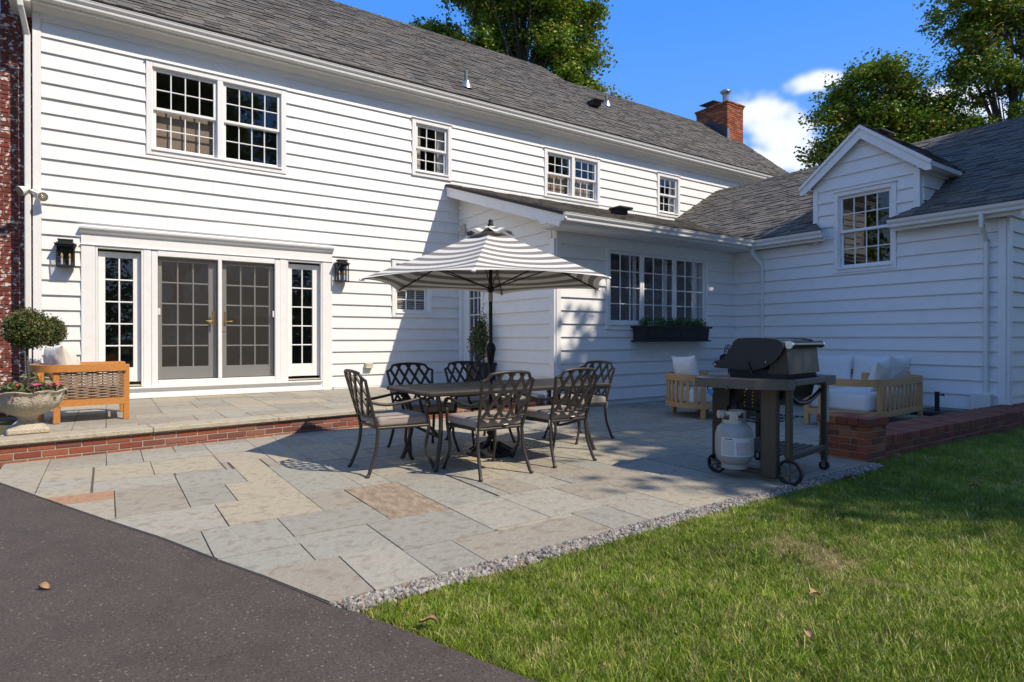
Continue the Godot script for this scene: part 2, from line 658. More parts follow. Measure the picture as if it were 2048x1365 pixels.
func glazing(parent: Node, x0: float, y0: float, x1: float, y1: float, z: float, cols: int, rows: int, bar := 0.019) -> void:
	var w := (x1 - x0) / cols
	var h := (y1 - y0) / rows
	var g := Geo.new()
	for i in range(1, cols):
		g.bev(Vector3(x0 + w * i, (y0 + y1) / 2, z), Vector3(bar, y1 - y0, 0.024), 0.005)
	for j in range(1, rows):
		g.bev(Vector3((x0 + x1) / 2, y0 + h * j, z + 0.0015), Vector3(x1 - x0, bar, 0.024), 0.005)
	part("muntins", g, M.trim_paint, parent)
	for i in cols:
		for j in rows:
			var q := Geo.new()
			q.box(Vector3.ZERO, Vector3(w, h, 0.0006))
			var b := Basis.from_euler(Vector3(rng.randf_range(-0.006, 0.006), rng.randf_range(-0.006, 0.006), 0))
			part("pane", q, M.glass, parent, at_xf(Vector3(x0 + w * (i + 0.5), y0 + h * (j + 0.5), z), b))


func sash(parent: Node, called: String, x0: float, y0: float, x1: float, y1: float, z: float, rail: float, cols: int, rows: int) -> void:
	var g := Geo.new()
	var d := 0.036
	g.bev(Vector3(x0 + rail / 2, (y0 + y1) / 2, z), Vector3(rail, y1 - y0, d), 0.006)
	g.bev(Vector3(x1 - rail / 2, (y0 + y1) / 2, z), Vector3(rail, y1 - y0, d), 0.006)
	g.bev(Vector3((x0 + x1) / 2, y1 - rail / 2, z), Vector3(x1 - x0 - rail * 2, rail, d), 0.006)
	g.bev(Vector3((x0 + x1) / 2, y0 + rail * 0.6, z), Vector3(x1 - x0 - rail * 2, rail * 1.2, d), 0.006)
	part(called, g, M.trim_paint, parent)
	glazing(parent, x0 + rail, y0 + rail * 1.2, x1 - rail, y1 - rail, z - 0.004, cols, rows)


# a double-hung window: outer box of the casing; units side by side
func hung_window(parent: Node, fr: Transform3D, o: Rect2, units: int, cols: int, rows: int, behind := "", casing := 0.085) -> Rect2:
	var w := node("window", parent, fr)
	var x0 := o.position.x
	var y0 := o.position.y
	var x1 := o.end.x
	var y1 := o.end.y
	var g := Geo.new()
	g.bev(Vector3(x0 + casing / 2, (y0 + y1) / 2, 0.024), Vector3(casing, y1 - y0, 0.048), 0.004)
	g.bev(Vector3(x1 - casing / 2, (y0 + y1) / 2, 0.024), Vector3(casing, y1 - y0, 0.048), 0.004)
	g.bev(Vector3((x0 + x1) / 2, y1 - casing / 2, 0.024), Vector3(x1 - x0 - casing * 2, casing, 0.047), 0.004)
	g.bev(Vector3((x0 + x1) / 2, y0 + casing * 0.45, 0.024), Vector3(x1 - x0 - casing * 2, casing * 0.9, 0.047), 0.004)
	part("casing", g, M.trim_paint, w)
	part("drip_cap", Geo.new().bev(Vector3((x0 + x1) / 2, y1 + 0.008, 0.035), Vector3(x1 - x0 + 0.03, 0.016, 0.07), 0.003), M.trim_paint, w)
	part("sill", Geo.new().bev(Vector3((x0 + x1) / 2, y0 + casing * 0.9 + 0.008, 0.02), Vector3(x1 - x0 - casing * 2 + 0.02, 0.028, 0.10), 0.006), M.trim_paint, w)
	var ix0 := x0 + casing
	var ix1 := x1 - casing
	var iy0 := y0 + casing * 0.9 + 0.022
	var iy1 := y1 - casing
	var mull := 0.085
	var uw := (ix1 - ix0 - mull * (units - 1)) / units
	for u in units:
		var a := ix0 + u * (uw + mull)
		if u > 0:
			part("mullion", Geo.new().bev(Vector3(a - mull / 2, (iy0 + iy1) / 2, 0.015), Vector3(mull, iy1 - iy0, 0.06), 0.004), M.trim_paint, w)
		var my := (iy0 + iy1) / 2
		part("jamb", Geo.new().box(Vector3(a + 0.008, my, -0.05), Vector3(0.016, iy1 - iy0, 0.12)).box(Vector3(a + uw - 0.008, my, -0.05), Vector3(0.016, iy1 - iy0, 0.12)).box(Vector3(a + uw / 2, iy1 - 0.008, -0.05), Vector3(uw - 0.034, 0.016, 0.12)).box(Vector3(a + uw / 2, iy0 + 0.005, -0.05), Vector3(uw - 0.034, 0.01, 0.12)), M.trim_paint, w)
		sash(w, "upper_sash", a + 0.018, my - 0.018, a + uw - 0.018, iy1 - 0.017, -0.02, 0.04, cols, rows)
		sash(w, "lower_sash", a + 0.018, iy0 + 0.011, a + uw - 0.018, my + 0.018, -0.06, 0.04, cols, rows)
		part("sash_lock", Geo.new().bev(Vector3(a + uw / 2, my + 0.026, -0.055), Vector3(0.05, 0.014, 0.03), 0.004), M.brass, w)
		if behind == "shade":
			part("roller_shade", Geo.new().box(Vector3(a + uw / 2, my - (my - iy0) * 0.5, -0.14), Vector3(uw - 0.05, my - iy0, 0.004)), M.shade_cloth, w)
		elif behind == "half_shade" and u == 0:
			part("roller_shade", Geo.new().box(Vector3(a + uw / 2, my - (my - iy0) * 0.5, -0.14), Vector3(uw - 0.05, my - iy0, 0.004)), M.shade_cloth, w)
		elif behind == "blind":
			var s := Geo.new()
			for k in int((iy1 - iy0) / 0.042):
				s.box(Vector3(a + uw / 2, iy0 + 0.03 + k * 0.042, -0.14), Vector3(uw - 0.05, 0.002, 0.045), Basis(Vector3.RIGHT, 0.6))
			part("slatted_blind", s, M.blind, w)
		elif behind == "curtain":
			for sg: float in [-1.0, 1.0]:
				var rows_ := []
				for k in 2:
					var row := []
					for j in 25:
						row.append(Vector3(a + uw / 2 + sg * (uw / 2 - 0.02 - j * uw * 0.009), [iy0, iy1][k], -0.15 + 0.02 * sin(j * 1.6)))
					rows_.append(row)
				part("curtain", Geo.new().grid(rows_, false, sg < 0), M.white_cloth, w)
	return Rect2(x0 + casing, y0 + casing * 0.9, x1 - x0 - casing * 2, y1 - y0 - casing * 1.9)


func gutter(parent: Node, a: Vector3, b: Vector3, out: Vector3) -> void:
	var prof := PackedVector2Array([Vector2(0, 0), Vector2(0.075, 0), Vector2(0.085, 0.012), Vector2(0.088, 0.045), Vector2(0.102, 0.062), Vector2(0.118, 0.085), Vector2(0.122, 0.112), Vector2(0.128, 0.116), Vector2(0.128, 0.124), Vector2(0.112, 0.124), Vector2(0.112, 0.09), Vector2(0.012, 0.085), Vector2(0.012, 0.124), Vector2(0, 0.124)])
	var d := (b - a).normalized()
	var bs := Basis(out, Vector3.UP, out.cross(Vector3.UP))
	var len := (b - a).length()
	var fr := Transform3D(bs, a if bs.z.dot(d) > 0 else b)
	part("gutter", Geo.new().prism(prof, fr, 0, len), M.gutter_metal, parent)


func downspout(parent: Node, pts: Array) -> void:
	var g := Geo.new()
	for i in pts.size() - 1:
		var a: Vector3 = pts[i]
		var b: Vector3 = pts[i + 1]
		var d := (b - a).normalized()
		var s := d.cross(Vector3(0.13, 0.2, 1)).normalized() if absf(d.y) < 0.3 else d.cross(Vector3.BACK).normalized()
		g.bev((a + b) / 2, Vector3(0.075, (b - a).length() + 0.05, 0.058), 0.012, Basis(s, d, s.cross(d)))
	part("downspout", g, M.gutter_metal, parent)


# overlapping tabs on a slope; fr: x along the courses, y up the slope, z out of the roof
func shingles(roof: Node, fr: Transform3D, outline: PackedVector2Array, singles: int, step := 0.142) -> void:
	var lo := outline[0]
	var hi := outline[0]
	for p in outline:
		lo = lo.min(p)
		hi = hi.max(p)
	var tabs := []
	var y := lo.y
	while y < hi.y - 0.02:
		var x := lo.x - rng.randf_range(0.0, 0.3)
		while x < hi.x:
			var w := rng.randf_range(0.11, 0.33)
			var y1 := y + step + 0.03
			var whole := true
			for q: Vector2 in [Vector2(x, y + 0.002), Vector2(x + w, y + 0.002), Vector2(x, y + step), Vector2(x + w, y + step)]:
				whole = whole and Geometry2D.is_point_in_polygon(q, outline)
			var polys: Array[PackedVector2Array] = []
			if not whole:
				polys = Geometry2D.intersect_polygons(rect(x, y, x + w, y + step), outline)
			if whole or polys:
				var mid := fr * Vector3(x + w / 2, y, 0)
				tabs.append([mid.distance_squared_to(eye), x, y, w, rng.randi() % 6, rng.randf() < 0.5, polys])
			x += w + 0.004
		y += step
	tabs.sort_custom(func(a, b): return a[0] < b[0])
	var kinds := []
	for hgt: float in [0.008, 0.016]:
		var g := Geo.new()
		var yb := 0.012 / 1.0
		g.quad(Vector3(0, 0, hgt + yb), Vector3(1, 0, hgt + yb), Vector3(1, step + 0.03, hgt), Vector3(0, step + 0.03, hgt))
		g.quad(Vector3(0, 0, 0), Vector3(1, 0, 0), Vector3(1, 0, hgt + yb), Vector3(0, 0, hgt + yb))
		g.quad(Vector3(0, step, 0), Vector3(0, 0, 0), Vector3(0, 0, hgt + yb), Vector3(0, step + 0.03, hgt))
		g.quad(Vector3(1, 0, 0), Vector3(1, step, 0), Vector3(1, step + 0.03, hgt), Vector3(1, 0, hgt + yb))
		kinds.append([g.mesh(), hgt + yb, hgt])
	var rest := Geo.new()
	rest.tinted = true
	var k := 0
	for t: Array in tabs:
		var mt: StandardMaterial3D = M.shingle[t[4]]
		var kind: Array = kinds[int(t[5])]
		var polys: Array = t[6]
		if polys.is_empty() and k < singles and seen_from_camera(fr * Vector3(t[1], t[2], 0)):
			k += 1
			part("shingle", kind[0], mt, roof, fr * Transform3D(Basis.from_scale(Vector3(t[3], 1, 1)), Vector3(t[1], t[2], 0)))
			continue
		rest.tint = mt.albedo_color.srgb_to_linear()
		if polys.is_empty():
			polys = [rect(t[1], t[2], t[1] + t[3], t[2] + step)]
		for p: PackedVector2Array in polys:
			if Geometry2D.is_polygon_clockwise(p):
				p.reverse()
			var ix := Geometry2D.triangulate_polygon(p)
			var hp := func(q: Vector2) -> Vector3: return fr * Vector3(q.x, q.y, lerpf(kind[1], kind[2], (q.y - t[2]) / step))
			for i in range(0, ix.size(), 3):
				var a := p[ix[i]]
				var b := p[ix[i + 1]]
				var d := p[ix[i + 2]]
				if (b - a).cross(d - a) > 0:
					rest.tri(hp.call(a), hp.call(b), hp.call(d))
				else:
					rest.tri(hp.call(a), hp.call(d), hp.call(b))
			for i in p.size():
				var a := p[i]
				var b := p[(i + 1) % p.size()]
				if a.y + b.y < (t[2] + step * 0.9) * 2:
					rest.quad(fr * Vector3(a.x, a.y, 0), fr * Vector3(b.x, b.y, 0), hp.call(b), hp.call(a))
	stuff(part("shingle_field", rest, M.shingle_mixed, roof))


func seen_from_camera(p: Vector3) -> bool:
	var d := p - eye
	var th := deg_to_rad(34.0)
	var w := d.x * sin(th) - d.z * cos(th)
	var r := d.x * cos(th) + d.z * sin(th)
	return w > 0.3 and absf(r / w) < 0.9 and absf(d.y / w) < 0.62


func ridge_caps(parent: Node, a: Vector3, b: Vector3, s1: Vector3, s2: Vector3) -> void:
	var g := Geo.new()
	g.tinted = true
	var d := (b - a).normalized()
	var n := int((b - a).length() / 0.15)
	for i in n:
		var p := a + d * (i * 0.15)
		var q := p + d * 0.17
		g.tint = M.shingle[rng.randi() % 6].albedo_color.srgb_to_linear() * 0.8
		var up := Vector3.UP * 0.022
		for s: Vector3 in [s1, s2]:
			var e := s * 0.16
			g._out(p + up, q + up * 0.4, q + up * 0.4 + e, p + up + e, (p + q) * 0.5 - Vector3.UP)
			g._out(p + up + e, q + up * 0.4 + e, q + e - up, p + e - up, (p + q) * 0.5)
		g._out(p + up + s1 * 0.16, p + up, p - up, p + s1 * 0.16 - up, q)
		g._out(p + up + s2 * 0.16, p + up, p - up, p + s2 * 0.16 - up, q)
	stuff(part("ridge_cap", g, M.shingle_mixed, parent))


# bricks of one face or block: courses between y0 and y1 along u from x0 to x1, depth into the wall
func brickwork(parent: Node, fr: Transform3D, x0: float, x1: float, y0: float, y1: float, mats: Array, depth := 0.095, skip_end := 0.0) -> void:
	var ch := 0.0667
	var bl := 0.203
	var row := 0
	var y := y0
	while y < y1 - 0.01:
		var h := minf(ch - 0.0095, y1 - y)
		var x := x0 - (0.0 if row % 2 == 0 else (bl + 0.0095) * 0.5)
		while x < x1 - 0.005:
			var a := maxf(x, x0)
			var b := minf(x + bl, x1 - skip_end)
			if b - a > 0.025:
				var jog := rng.randf_range(-0.0025, 0.0025)
				part("brick", brick_mesh(), mats[rng.randi() % mats.size()], parent, fr * Transform3D(Basis.from_euler(Vector3(0, 0, rng.randf_range(-0.004, 0.004))) * Basis.from_scale(Vector3((b - a) / 0.2, h / 0.057, depth / 0.095)), Vector3((a + b) / 2, y + h / 2 + rng.randf_range(-0.001, 0.001), -depth / 2 + jog)))
			x += bl + 0.0095
		y += ch
		row += 1


var _brick: ArrayMesh


func brick_mesh() -> ArrayMesh:
	if _brick == null:
		_brick = Geo.new().bev(Vector3.ZERO, Vector3(0.2, 0.057, 0.095), 0.0045).mesh()
	return _brick


func gable_end(x: float, ys: Array, zs: Array) -> PackedVector2Array:
	var p := PackedVector2Array()
	for i in ys.size():
		p.append(Vector2(zs[i], ys[i]))
	return p


func main_house() -> void:
	var h := thing("main_house", "two storey white clapboard house wing with grey shingle roof behind the raised terrace", "house")
	var fr := face(Vector3.ZERO, Vector3.BACK)
	var boxes := {
		"w1": Rect2(0.541, 4.14, 2.155, 1.505), "w2": Rect2(5.155, 4.505, 0.905, 1.16), "w3": Rect2(8.515, 4.515, 1.737, 1.14),
		"w4": Rect2(12.322, 4.52, 0.903, 1.145), "w5": Rect2(4.72, 1.615, 0.89, 1.155), "door": Rect2(-0.312, 0.225, 3.835, 2.66)}
	var holes := [
		hung_window(h, fr, boxes.w1, 2, 4, 2, "half_shade"), hung_window(h, fr, boxes.w2, 1, 3, 2, "curtain"), hung_window(h, fr, boxes.w3, 2, 3, 2, "shade"),
		hung_window(h, fr, boxes.w4, 1, 3, 2, "curtain"), hung_window(h, fr, boxes.w5, 1, 3, 2, "blind"), Rect2(-0.13, 0.36, 3.47, 2.25)]
	core(h, fr, rect(-0.886, 0.1, 18.6, 6.12), holes)
	var taken := []
	for b in boxes.values():
		taken.append(b)
	siding(h, fr, rect(-0.785, 0.2655, 18.5, 6.06), taken, 0.2655, 0.2245)
	part("foundation_wall", Geo.new().span(Vector3(-0.86, -0.3, -0.12), Vector3(18.6, 0.098, -0.006)), M.foundation, h)
	for cb: Array in [[-0.886, -0.787], [18.5, 18.6]]:
		part("corner_board", Geo.new().bev(Vector3((cb[0] + cb[1]) / 2, 3.17, 0.018), Vector3(cb[1] - cb[0], 5.9, 0.045), 0.004), M.trim_paint, h)
	part("water_table", Geo.new().bev(Vector3(4.9, 0.245, 0.012), Vector3(2.7, 0.04, 0.04), 0.005), M.trim_paint, h)
	# shell: the other walls, floors and rooms
	var ge := PackedVector2Array([Vector2(-7.2, -0.2), Vector2(-0.165, -0.2), Vector2(-0.165, 6.1), Vector2(-3.6, 8.9), Vector2(-7.2, 6.0)])
	var gfr := Transform3D(Basis(Vector3.BACK, Vector3.UP, Vector3.LEFT), Vector3(-0.886, 0, 0))
	part("gable_wall", Geo.new().prism(ge, gfr, -0.16, 0), M.white_paint, h)
	part("gable_wall", Geo.new().prism(PackedVector2Array([Vector2(-5.7, -0.2), Vector2(-0.165, -0.2), Vector2(-0.165, 6.1), Vector2(-2.85, 8.5), Vector2(-5.7, 6.1)]), gfr.translated(Vector3(19.33, 0, 0)), -0.16, 0), M.white_paint, h)
	part("rear_wall", Geo.new().span(Vector3(-0.72, -0.2, -7.2), Vector3(18.28, 6.0, -7.04)), M.white_paint, h)
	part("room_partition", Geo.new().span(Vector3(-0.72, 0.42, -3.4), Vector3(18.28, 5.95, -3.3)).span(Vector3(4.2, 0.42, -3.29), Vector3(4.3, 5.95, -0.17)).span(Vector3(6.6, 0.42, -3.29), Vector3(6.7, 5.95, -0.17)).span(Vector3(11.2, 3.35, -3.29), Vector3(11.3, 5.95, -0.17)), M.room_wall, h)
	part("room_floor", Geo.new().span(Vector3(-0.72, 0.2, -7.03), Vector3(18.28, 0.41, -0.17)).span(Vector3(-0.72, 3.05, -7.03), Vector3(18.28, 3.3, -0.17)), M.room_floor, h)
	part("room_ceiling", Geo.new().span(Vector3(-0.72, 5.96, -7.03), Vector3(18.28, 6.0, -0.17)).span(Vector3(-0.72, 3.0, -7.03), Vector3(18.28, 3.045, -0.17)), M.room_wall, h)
	part("window_seat", Geo.new().bev(Vector3(8.9, 4.3, -0.8), Vector3(1.6, 0.5, 0.6), 0.05), M.blind, h)
	# eaves
	part("frieze_board", Geo.new().bev(Vector3(8.86, 5.985, 0.034), Vector3(19.3, 0.15, 0.03), 0.004), M.trim_paint, h)
	part("soffit", Geo.new().span(Vector3(-1.12, 6.062, -0.02), Vector3(18.85, 6.082, 0.225)), M.soffit_paint, h)
	part("fascia", Geo.new().span(Vector3(-1.12, 6.04, 0.226), Vector3(18.85, 6.21, 0.247)), M.trim_paint, h)
	part("bed_moulding", Geo.new().prism(PackedVector2Array([Vector2(0.05, 6.06), Vector2(0.11, 6.06), Vector2(0.05, 5.985)]), Transform3D(Basis(Vector3.BACK, Vector3.UP, Vector3.LEFT), Vector3.ZERO), -18.8, 0.88), M.trim_paint, h)
	gutter(h, Vector3(-1.12, 6.075, 0.248), Vector3(18.85, 6.075, 0.248), Vector3.BACK)
	part("eave_return", Geo.new().span(Vector3(-1.14, 6.0, -0.25), Vector3(-0.89, 6.06, 0.3)), M.soffit_paint, h)
	downspout(h, [Vector3(-1.02, 6.08, 0.30), Vector3(-1.0, 5.93, 0.28), Vector3(-0.945, 5.62, 0.03), Vector3(-0.943, 0.3, 0.025)])
	# roof
	var sl := 0.84
	var k := sqrt(1 + sl * sl)
	var rf := Transform3D(Basis(Vector3.RIGHT, Vector3(0, sl, -1) / k, Vector3(0, 1, sl) / k), Vector3(0, 6.235, 0.34))
	var v1 := 3.96 * k
	var v2 := 3.19 * k
	var outline := PackedVector2Array([Vector2(-1.15, 0), Vector2(18.88, 0), Vector2(18.88, v2), Vector2(11.5, v2), Vector2(11.1, v1), Vector2(-1.15, v1)])
	var roof := node("roof", h)
	part("deck", Geo.new().prism(outline, rf, -0.05, -0.001), M.roof_edge, roof)
	shingles(roof, rf, outline, 300)
	ridge_caps(roof, rf * Vector3(-1.15, v1, 0.01), rf * Vector3(11.1, v1, 0.01), Vector3(0, -sl, 1) / k, Vector3(0, -sl, -1) / k)
	ridge_caps(roof, rf * Vector3(11.1, v1, 0.01), rf * Vector3(11.5, v2, 0.01), Vector3(-0.6, -0.6, 0.5).normalized(), Vector3(0.7, -0.7, 0).normalized())
	ridge_caps(roof, rf * Vector3(11.5, v2, 0.01), rf * Vector3(18.88, v2, 0.01), Vector3(0, -sl, 1) / k, Vector3(0, -sl, -1) / k)
	var back := Transform3D(Basis(Vector3.RIGHT, Vector3(0, sl, 1) / k, Vector3(0, -1, sl) / k), Vector3(0, 6.185, -7.64))
	part("rear_slope", Geo.new().prism(rect(-1.15, 0, 11.1, v1), back, 0, 0.05), M.roof_edge, roof)
	part("rear_slope", Geo.new().prism(rect(11.12, 0, 18.88, v2), back.translated(Vector3(0, 0, 1.54)), 0, 0.05), M.roof_edge, roof)
	part("hip_cheek", Geo.new().prism(PackedVector2Array([Vector2(-3.62, 9.54), Vector2(-2.85, 8.9), Vector2(-4.4, 8.9)]), Transform3D(Basis(Vector3.BACK, Vector3.UP, Vector3.LEFT), Vector3(11.1, 0, 0)), -0.05, 0), M.roof_edge, roof)
	# pipes and a hood on the roof
	for pp: Array in [[6.53, 0.515, 0.36], [12.08, 2.04, 0.30]]:
		var p: Vector3 = rf * Vector3(pp[0], pp[1] * k, 0)
		var pn := node("vent_pipe", roof, at_xf(p))
		part("pipe", Geo.new().tube([Vector3(0, -0.05, 0), Vector3(0, pp[2], 0)], 0.038, 12), M.copper_green, pn)
		part("flashing_boot", Geo.new().lathe([Vector2(0.15, 0.0), Vector2(0.11, 0.06), Vector2(0.055, 0.13), Vector2(0.045, 0.15)], 16, Vector3.ZERO, Basis(Vector3.RIGHT, 0.35)), M.flashing, pn)
	var vb: Vector3 = rf * Vector3(11.2, 1.60 * k, 0.02)
	part("roof_hood", Geo.new().bev(vb + Vector3(0, 0.06, 0), Vector3(0.3, 0.13, 0.3), 0.03).bev(vb + Vector3(0, 0.12, 0.06), Vector3(0.34, 0.05, 0.38), 0.02), M.roof_edge, roof)
	right_chimney(h)
	left_chimney(h)
	terrace_doors(h, fr)
	part("wall_vent_hood", Geo.new().bev(Vector3(4.23, 0.66, 0.06), Vector3(0.15, 0.09, 0.10), 0.012).prism(PackedVector2Array([Vector2(0.0, 0.6), Vector2(0.1, 0.62), Vector2(0.0, 0.71)]), Transform3D(Basis(Vector3.BACK, Vector3.UP, Vector3.LEFT), Vector3(4.30, 0, 0.03)), 0, 0.14), M.pale_plastic, h)
	rebase(h, Vector3(8.8, 0, -3.5))


func right_chimney(h: Node) -> void:
	var c := node("chimney", h)
	part("mortar_core", Geo.new().span(Vector3(18.055, 6.3, -3.295), Vector3(18.925, 9.52, -1.985)), M.grey_mortar, c)
	brickwork(c, face(Vector3(0, 0, -1.97), Vector3.BACK), 18.04, 18.94, 8.12, 9.38, M.orange_brick)
	brickwork(c, face(Vector3(18.04, 0, 0), Vector3.LEFT), -3.31, -2.07, 8.2, 9.38, M.orange_brick)
	for i in 2:
		var e := 0.02 + 0.03 * i
		var y0 := 9.39 + i * 0.0667
		brickwork(c, face(Vector3(0, 0, -1.97 + e), Vector3.BACK), 18.04 - e, 18.94 + e, y0, y0 + 0.06, M.orange_brick)
		brickwork(c, face(Vector3(18.04 - e, 0, 0), Vector3.LEFT), -3.31 - e, -2.07 + e, y0, y0 + 0.06, M.orange_brick)
	part("flashing_sheet", Geo.new().prism(PackedVector2Array([Vector2(-3.05, 8.8), Vector2(-2.72, 9.03), Vector2(-1.96, 8.56), Vector2(-1.96, 8.1), Vector2(-3.05, 9.0 - 0.35)]), face(Vector3(18.02, 0, 0), Vector3.LEFT), -0.02, 0.014), M.lead_dark, c)
	part("corner_flashing", Geo.new().span(Vector3(18.03, 8.15, -1.968), Vector3(18.14, 8.56, -1.956)), M.flashing, c)
	part("rain_cap", Geo.new().box(Vector3(18.45, 9.78, -2.95), Vector3(0.62, 0.02, 0.62), Basis(Vector3.BACK, 0.06)).tube([Vector3(18.2, 9.5, -2.7), Vector3(18.2, 9.77, -2.7)], 0.012).tube([Vector3(18.7, 9.5, -3.2), Vector3(18.7, 9.77, -3.2)], 0.012), M.roof_edge, c)
	part("flue_pipe", Geo.new().lathe([Vector2(0.1, 9.5), Vector2(0.1, 9.86), Vector2(0.115, 9.88), Vector2(0.115, 9.9), Vector2(0.2, 9.98), Vector2(0.1, 10.06), Vector2(0.0, 10.08)], 18, Vector3(18.35, 0, -2.28)), M.flashing, c)


func left_chimney(h: Node) -> void:
	var c := node("chimney", h)
	part("mortar_core", Geo.new().span(Vector3(-1.72, -0.3, -1.6), Vector3(-0.892, 6.0, -0.312)).span(Vector3(-1.272, 6.0, -1.2), Vector3(-0.892, 11.0, -0.312)), M.grey_mortar, c)
	var old := [M.old_brick_0, M.old_brick_1, M.old_brick_0]
	var fr := face(Vector3(0, 0, -0.30), Vector3.BACK)
	brickwork(c, fr, -1.35, -0.9, 0.02, 4.2, old)
	brickwork(c, fr, -1.285, -0.9, 4.2, 6.6, old)


func terrace_doors(h: Node, fr: Transform3D) -> void:
	var d := node("terrace_doors", h, fr)
	var P: StandardMaterial3D = M.trim_paint
	# casing and entablature
	part("pilaster", Geo.new().bev(Vector3(-0.222, 1.425, 0.025), Vector3(0.18, 2.4, 0.05), 0.005), P, d)
	part("pilaster", Geo.new().bev(Vector3(3.431, 1.425, 0.025), Vector3(0.182, 2.4, 0.05), 0.005), P, d)
	part("header_board", Geo.new().bev(Vector3(1.605, 2.704, 0.024), Vector3(3.835, 0.158, 0.046), 0.004), P, d)
	part("header_bead", Geo.new().bev(Vector3(1.605, 2.622, 0.034), Vector3(3.86, 0.016, 0.068), 0.004), P, d)
	part("cornice", Geo.new().prism(PackedVector2Array([Vector2(0, 2.783), Vector2(0.05, 2.783), Vector2(0.06, 2.80), Vector2(0.09, 2.815), Vector2(0.10, 2.845), Vector2(0.125, 2.86), Vector2(0.13, 2.885), Vector2(0.0, 2.9)]), Transform3D(Basis(Vector3.BACK, Vector3.UP, Vector3.LEFT), Vector3(3.54, 0, 0)), 0, 3.87), P, d)
	for x: Array in [[0.495, 0.604], [2.586, 2.70]]:
		part("post", Geo.new().bev(Vector3((x[0] + x[1]) / 2, 1.51, 0.0), Vector3(x[1] - x[0], 2.2, 0.10), 0.006), P, d)
	part("head_jamb", Geo.new().span(Vector3(-0.13, 2.60, -0.12), Vector3(3.34, 2.625, 0.045)), P, d)
	part("threshold", Geo.new().bev(Vector3(1.605, 0.40, 0.01), Vector3(3.47, 0.03, 0.16), 0.006), P, d)
	part("apron", Geo.new().bev(Vector3(1.605, 0.325, 0.018), Vector3(3.5, 0.115, 0.03), 0.004), P, d)
	part("base_board", Geo.new().bev(Vector3(1.605, 0.25, 0.05), Vector3(3.52, 0.045, 0.10), 0.008), P, d)
	# sidelights
	for x: Array in [[-0.13, 0.495, -0.007, 0.361], [2.70, 3.339, 2.815, 3.183]]:
		var s := node("sidelight", d)
		part("brickmould", Geo.new().bev(Vector3(x[0] + 0.014, 1.51, 0.0), Vector3(0.028, 2.18, 0.09), 0.006).bev(Vector3(x[1] - 0.014, 1.51, 0.0), Vector3(0.028, 2.18, 0.09), 0.006).bev(Vector3((x[0] + x[1]) / 2, 2.588, 0.0), Vector3(x[1] - x[0] - 0.056, 0.024, 0.09), 0.006), P, s)
		var g := Geo.new()
		var a: float = x[0] + 0.03
		var b: float = x[1] - 0.03
		g.bev(Vector3((a + x[2]) / 2, 1.52, -0.075), Vector3(x[2] - a, 2.05, 0.045), 0.004).bev(Vector3((b + x[3]) / 2, 1.52, -0.075), Vector3(b - x[3], 2.05, 0.045), 0.004)
		g.bev(Vector3((x[2] + x[3]) / 2, 2.5, -0.075), Vector3(x[3] - x[2], 0.09, 0.044), 0.004).bev(Vector3((x[2] + x[3]) / 2, 0.61, -0.075), Vector3(x[3] - x[2], 0.225, 0.044), 0.004)
		part("door_panel", g, P, s)
		glazing_flat(s, x[2], 0.722, x[3], 2.455, -0.075, 2, 5)
		part("inner_sill", Geo.new().box(Vector3((a + b) / 2, 0.44, -0.03), Vector3(b - a, 0.02, 0.10)), M.pale_plastic, s)
	# the pair of doors behind screens
	var f := Geo.new()
	f.bev(Vector3(0.65, 1.5, 0.005), Vector3(0.088, 2.17, 0.10), 0.008).bev(Vector3(2.541, 1.5, 0.005), Vector3(0.088, 2.17, 0.10), 0.008)
	f.bev(Vector3(1.595, 2.555, 0.005), Vector3(1.8, 0.085, 0.10), 0.008).bev(Vector3(1.595, 0.463, 0.005), Vector3(1.8, 0.095, 0.10), 0.008)
	part("door_frame", f, P, d)
	part("astragal", Geo.new().bev(Vector3(1.607, 1.51, 0.03), Vector3(0.062, 2.0, 0.06), 0.008), P, d)
	for x: Array in [[0.695, 1.576, 0.76, 1.445, 1.0], [1.638, 2.496, 1.724, 2.417, -1.0]]:
		var s := node("door", d)
		var g := Geo.new()
		g.bev(Vector3((x[0] + x[2]) / 2, 1.515, -0.085), Vector3(x[2] - x[0], 2.0, 0.045), 0.004).bev(Vector3((x[1] + x[3]) / 2, 1.515, -0.085), Vector3(x[1] - x[3], 2.0, 0.045), 0.004)
		g.bev(Vector3((x[2] + x[3]) / 2, 2.485, -0.085), Vector3(x[3] - x[2], 0.07, 0.044), 0.004).bev(Vector3((x[2] + x[3]) / 2, 0.617, -0.085), Vector3(x[3] - x[2], 0.205, 0.044), 0.004)
		part("door_panel", g, P, s)
		glazing_flat(s, x[2], 0.718, x[3], 2.45, -0.085, 3, 5)
		part("insect_screen", Geo.new().span(Vector3(x[0] + 0.002, 0.51, 0.004), Vector3(x[1] - 0.002, 2.515, 0.005)), M.insect_screen, s)
		var hx: float = x[1] - 0.07 if x[4] > 0 else x[0] + 0.045
		part("handle", Geo.new().bev(Vector3(hx, 1.52, 0.018), Vector3(0.036, 0.25, 0.012), 0.005).tube([Vector3(hx, 1.475, 0.02), Vector3(hx, 1.475, 0.07), Vector3(hx - x[4] * 0.05, 1.474, 0.078), Vector3(hx - x[4] * 0.115, 1.48, 0.074)], [0.009, 0.009, 0.008, 0.006]), M.brass, s)
		part("screen_latch", Geo.new().bev(Vector3(x[0] + 0.02 if x[4] > 0 else x[1] - 0.02, 1.62, 0.02), Vector3(0.036, 0.11, 0.025), 0.006), M.lamp_white, s)


func glazing_flat(parent: Node, x0: float, y0: float, x1: float, y1: float, z: float, cols: int, rows: int) -> void:
	glazing(parent, x0, y0, x1, y1, z, cols, rows, 0.022)


